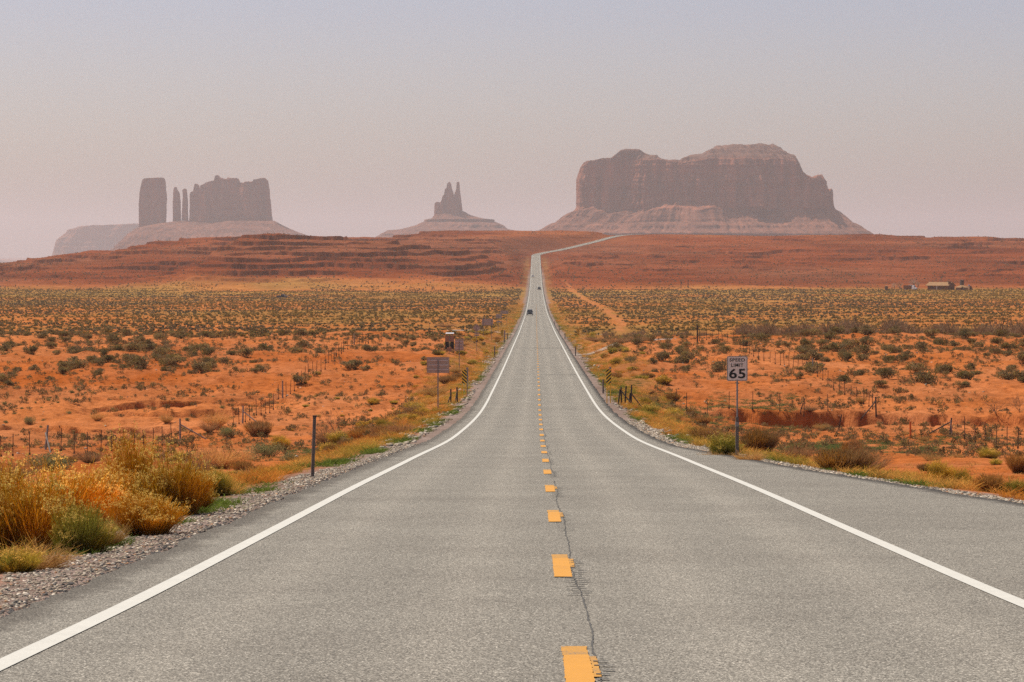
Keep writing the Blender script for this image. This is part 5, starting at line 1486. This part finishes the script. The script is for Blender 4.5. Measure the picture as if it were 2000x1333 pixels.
for sg in (-1, 1):
    a = (sg * (DP / 2 + e), HW - e * HR / (DP / 2)); b = (0, HW + HR)
    rf.add([(-LW / 2 - e, a[0], a[1]), (LW / 2 + e * .6, a[0], a[1]), (LW / 2 + e * .6, b[0], b[1]), (-LW / 2 - e, b[0], b[1]),
            (-LW / 2 - e, a[0], a[1] + .25), (LW / 2 + e * .6, a[0], a[1] + .25), (LW / 2 + e * .6, b[0], b[1] + .25), (-LW / 2 - e, b[0], b[1] + .25)],
           [(0, 1, 2, 3), (7, 6, 5, 4), (0, 4, 5, 1), (1, 5, 6, 2), (2, 6, 7, 3), (3, 7, 4, 0)])
ro = rf.build('roof', M['hroof'], r)
MB().box((LW / 2 + .25, -DP * .32, (HW + HR) * .55), (1.3, 3.6 * s * 1.6, (HW + HR) * 1.16)).build('chimney', M['hwall'], ro)
for fx, wv, hv, zc, nm in ((-.30, 1.5, 1.2, 1.7, 'window'), (.28, 1.5, 1.2, 1.7, 'window'), (.05, 1.1, 2.1, 1.05, 'door')):
    f = MB().box((fx * LW, -DP / 2 - .02, zc), (wv, .12, hv)).build(nm, M['hroof'] if nm == 'window' else M['darkwood'], r)
    if nm == 'window': MB().box((fx * LW, -DP / 2 - .07, zc), (wv - .25, .06, hv - .25)).build('pane', M['glass'], f)
    else: MB().tube((fx * LW + .4, -DP / 2 - .12, 1.0), (fx * LW + .4, -DP / 2 - .06, 1.0), .05, n=6).build('handle', M['steel'], f)
MB().box((-.03 * LW, -DP / 2 - .6, HW * .42), (.28, .28, HW * .95)).build('porch_post', M['panelwhite'], r)
# hogan
x = xh + 38 * s; z = gz(x, yh - 6)
r = empty('hogan', (x, yh - 6, z), .2, 'small round hogan with a low cone roof right of the ranch house', 'hut')
def ngon(rad, zz, n=8): return [(rad * math.cos(2 * math.pi * (i + .5) / n), rad * math.sin(2 * math.pi * (i + .5) / n), zz) for i in range(n)]
MB().loft([ngon(12 * s, -.8), ngon(11.6 * s, 5.2 * s)]).build('wall', M['mud'], r)
MB().loft([ngon(14 * s, 4.9 * s), ngon(7 * s, 7.6 * s), ngon(.8, 9.6 * s)]).build('roof', M['hroof'], r)
MB().box((-1.0, -11.2 * s, 1.0), (1.1, .5, 2.0)).build('door', M['darkwood'], r)
# water tank on a stand
x = xh + 44 * s; z = gz(x, yh + 8)
r = empty('water_tank', (x, yh + 8, z), .3, 'dark rusty water tank raised on a stand behind the hogan', 'water tank')
MB().tube((0, 0, 8.2 * s), (.25, 0, 19 * s), 4.1 * s, 4.1 * s, 20).build('tank', M['tank'], r)
MB().loft([[(4.2 * s * math.cos(6.283 * i / 20) + .25, 4.2 * s * math.sin(6.283 * i / 20), 19 * s) for i in range(20)], [(.5 * math.cos(6.283 * i / 20) + .25, .5 * math.sin(6.283 * i / 20), 20 * s) for i in range(20)]]).build('lid', M['tank'], r)
for sx in (-1, 1):
    for sy in (-1, 1): MB().tube((sx * 3.4 * s, sy * 3.4 * s, -.8), (sx * 2.7 * s, sy * 2.7 * s, 8.3 * s), .18, n=8).build('leg', M['darkwood'], r)
MB().box((0, 0, 8.0 * s), (8.6 * s, 8.6 * s, .3)).build('platform', M['darkwood'], r)
# shed under a blue tarp
x = xh + 55 * s; z = gz(x, yh)
r = empty('shed', (x, yh, z), .4, 'little sloping shed topped with a blue barrel, last in the homestead row', 'shed')
MB().loft([[(-4.2 * s, -2.4, -.5), (5 * s, -2.4, -.5), (5 * s, 2.4, -.5), (-4.2 * s, 2.4, -.5)], [(-2.6 * s, -1.6, 8.4 * s), (2 * s, -1.6, 8.4 * s), (2 * s, 1.6, 8.4 * s), (-2.6 * s, 1.6, 8.4 * s)]]).build('wall', M['mud'], r)
MB().tube((0, 0, 8.4 * s), (0, 0, 10.6 * s), 1.6 * s, n=14).build('barrel', M['tarp'], r)
MB().box((-.5, -2.15, .8), (1.0, .4, 1.9)).build('door', M['darkwood'], r)
# outhouse
x, y, z = hit(1731, 567)
r = empty('outhouse', (x, y, z), .2, 'tiny dark outhouse standing alone left of the homestead', 'outhouse')
MB().box((0, 0, 1.0), (1.5, 1.5, 2.6)).build('wall', M['darkwood'], r)
MB().box((0, -.05, 2.42), (1.9, 2.0, .16), Matrix.Rotation(.12, 3, 'X')).build('roof', M['hroof'], r)
MB().box((0, -.77, .95), (.8, .06, 1.8)).build('door', M['hwall'], r)
# white truck with a brown box body beside the trees
x, y, z = hit(1778, 567)
r = empty('farm_truck', (x, y, z), math.radians(58), 'white cabbed farm truck with a brown box body left of the ranch house', 'truck')
wp = car_paint('truck_white', (.80, .79, .77))
t = MB(); side_loft(t, [(-4.2, .55), (-4.2, 1.35), (-3.2, 1.55), (-2.75, 2.65), (-1.35, 2.75), (-1.3, .55)], 1.05, .08, 1.5); t.build('cab', wp, r, .05)
MB().box((0, 1.4, 1.75), (2.3, 5.3, 2.1)).build('box_body', M['hwall'], r, .04)
MB().box((0, -.2, 2.93), (2.0, 2.2, .22)).build('roof_panel', wp, r, .03)
MB().loft([[(-.9, -3.16, 1.65), (.9, -3.16, 1.65), (.9, -3.12, 1.62), (-.9, -3.12, 1.62)], [(-.82, -2.84, 2.5), (.82, -2.84, 2.5), (.82, -2.8, 2.5), (-.82, -2.8, 2.5)]]).build('windscreen', M['glass'], r)
MB().box((0, 0, .62), (1.1, 7.6, .2)).build('chassis', M['black'], r)
for sg in (-1, 1):
    MB().box((sg * .78, -4.2, 1.0), (.34, .1, .24)).build('headlight', M['lamp'], r)
    for yq in (-3.2, 2.6):
        w = MB().tube((sg * .78, yq, .45), (sg * 1.08, yq, .45), .47, n=16).build('wheel', M['tyre'], r)
        MB().tube((sg * 1.06, yq, .45), (sg * 1.10, yq, .45), .26, n=12).build('rim', M['chrome'], w)
# bare trees by the homestead
def bare_tree(px, base, hpx, wpx, label, seed):
    x, y, z = hit(px, base); s = y / F
    r = empty('bare_tree', (x, y, z), seed, label, 'tree')
    h, w = hpx * s, wpx * s
    MB().tube((0, 0, -.3), (.1, 0, h * .4), .20, .12, 8).build('trunk', M['treebark'], r)
    v, q, c = g_twig(seed, .10); c = np.tile(np.array([[.26, .20, .165]]), (len(v), 1)) * (.8 + .4 * np.random.default_rng(seed).random((len(v), 1)))
    v = v * np.array([w / 1.2, w / 1.2, h * .8 / 1.15]); v[:, 2] += h * .22
    o = link('crown', mesh_np('crown', v, q, M['leaf'], col=c), r)
bare_tree(1747, 566, 15, 12, 'thin bare grey tree right of the outhouse', 301)
bare_tree(1757, 566, 14, 14, 'middle bare grey tree between the outhouse and the farm truck', 302)
bare_tree(1785, 563, 20, 18, 'tallest bare grey tree rising behind the farm truck', 303)
bare_tree(1793, 565, 15, 12, 'bare grey tree between the farm truck and the ranch house', 304)
post(1330, 564, 547, 1.3, 'left one of two wooden poles by the pale dirt patch on the far right flat', 0, mat='darkwood', name='wooden_pole')
post(1344, 563, 546, 1.3, 'right one of two wooden poles by the pale dirt patch on the far right flat', 0, mat='darkwood', name='wooden_pole')
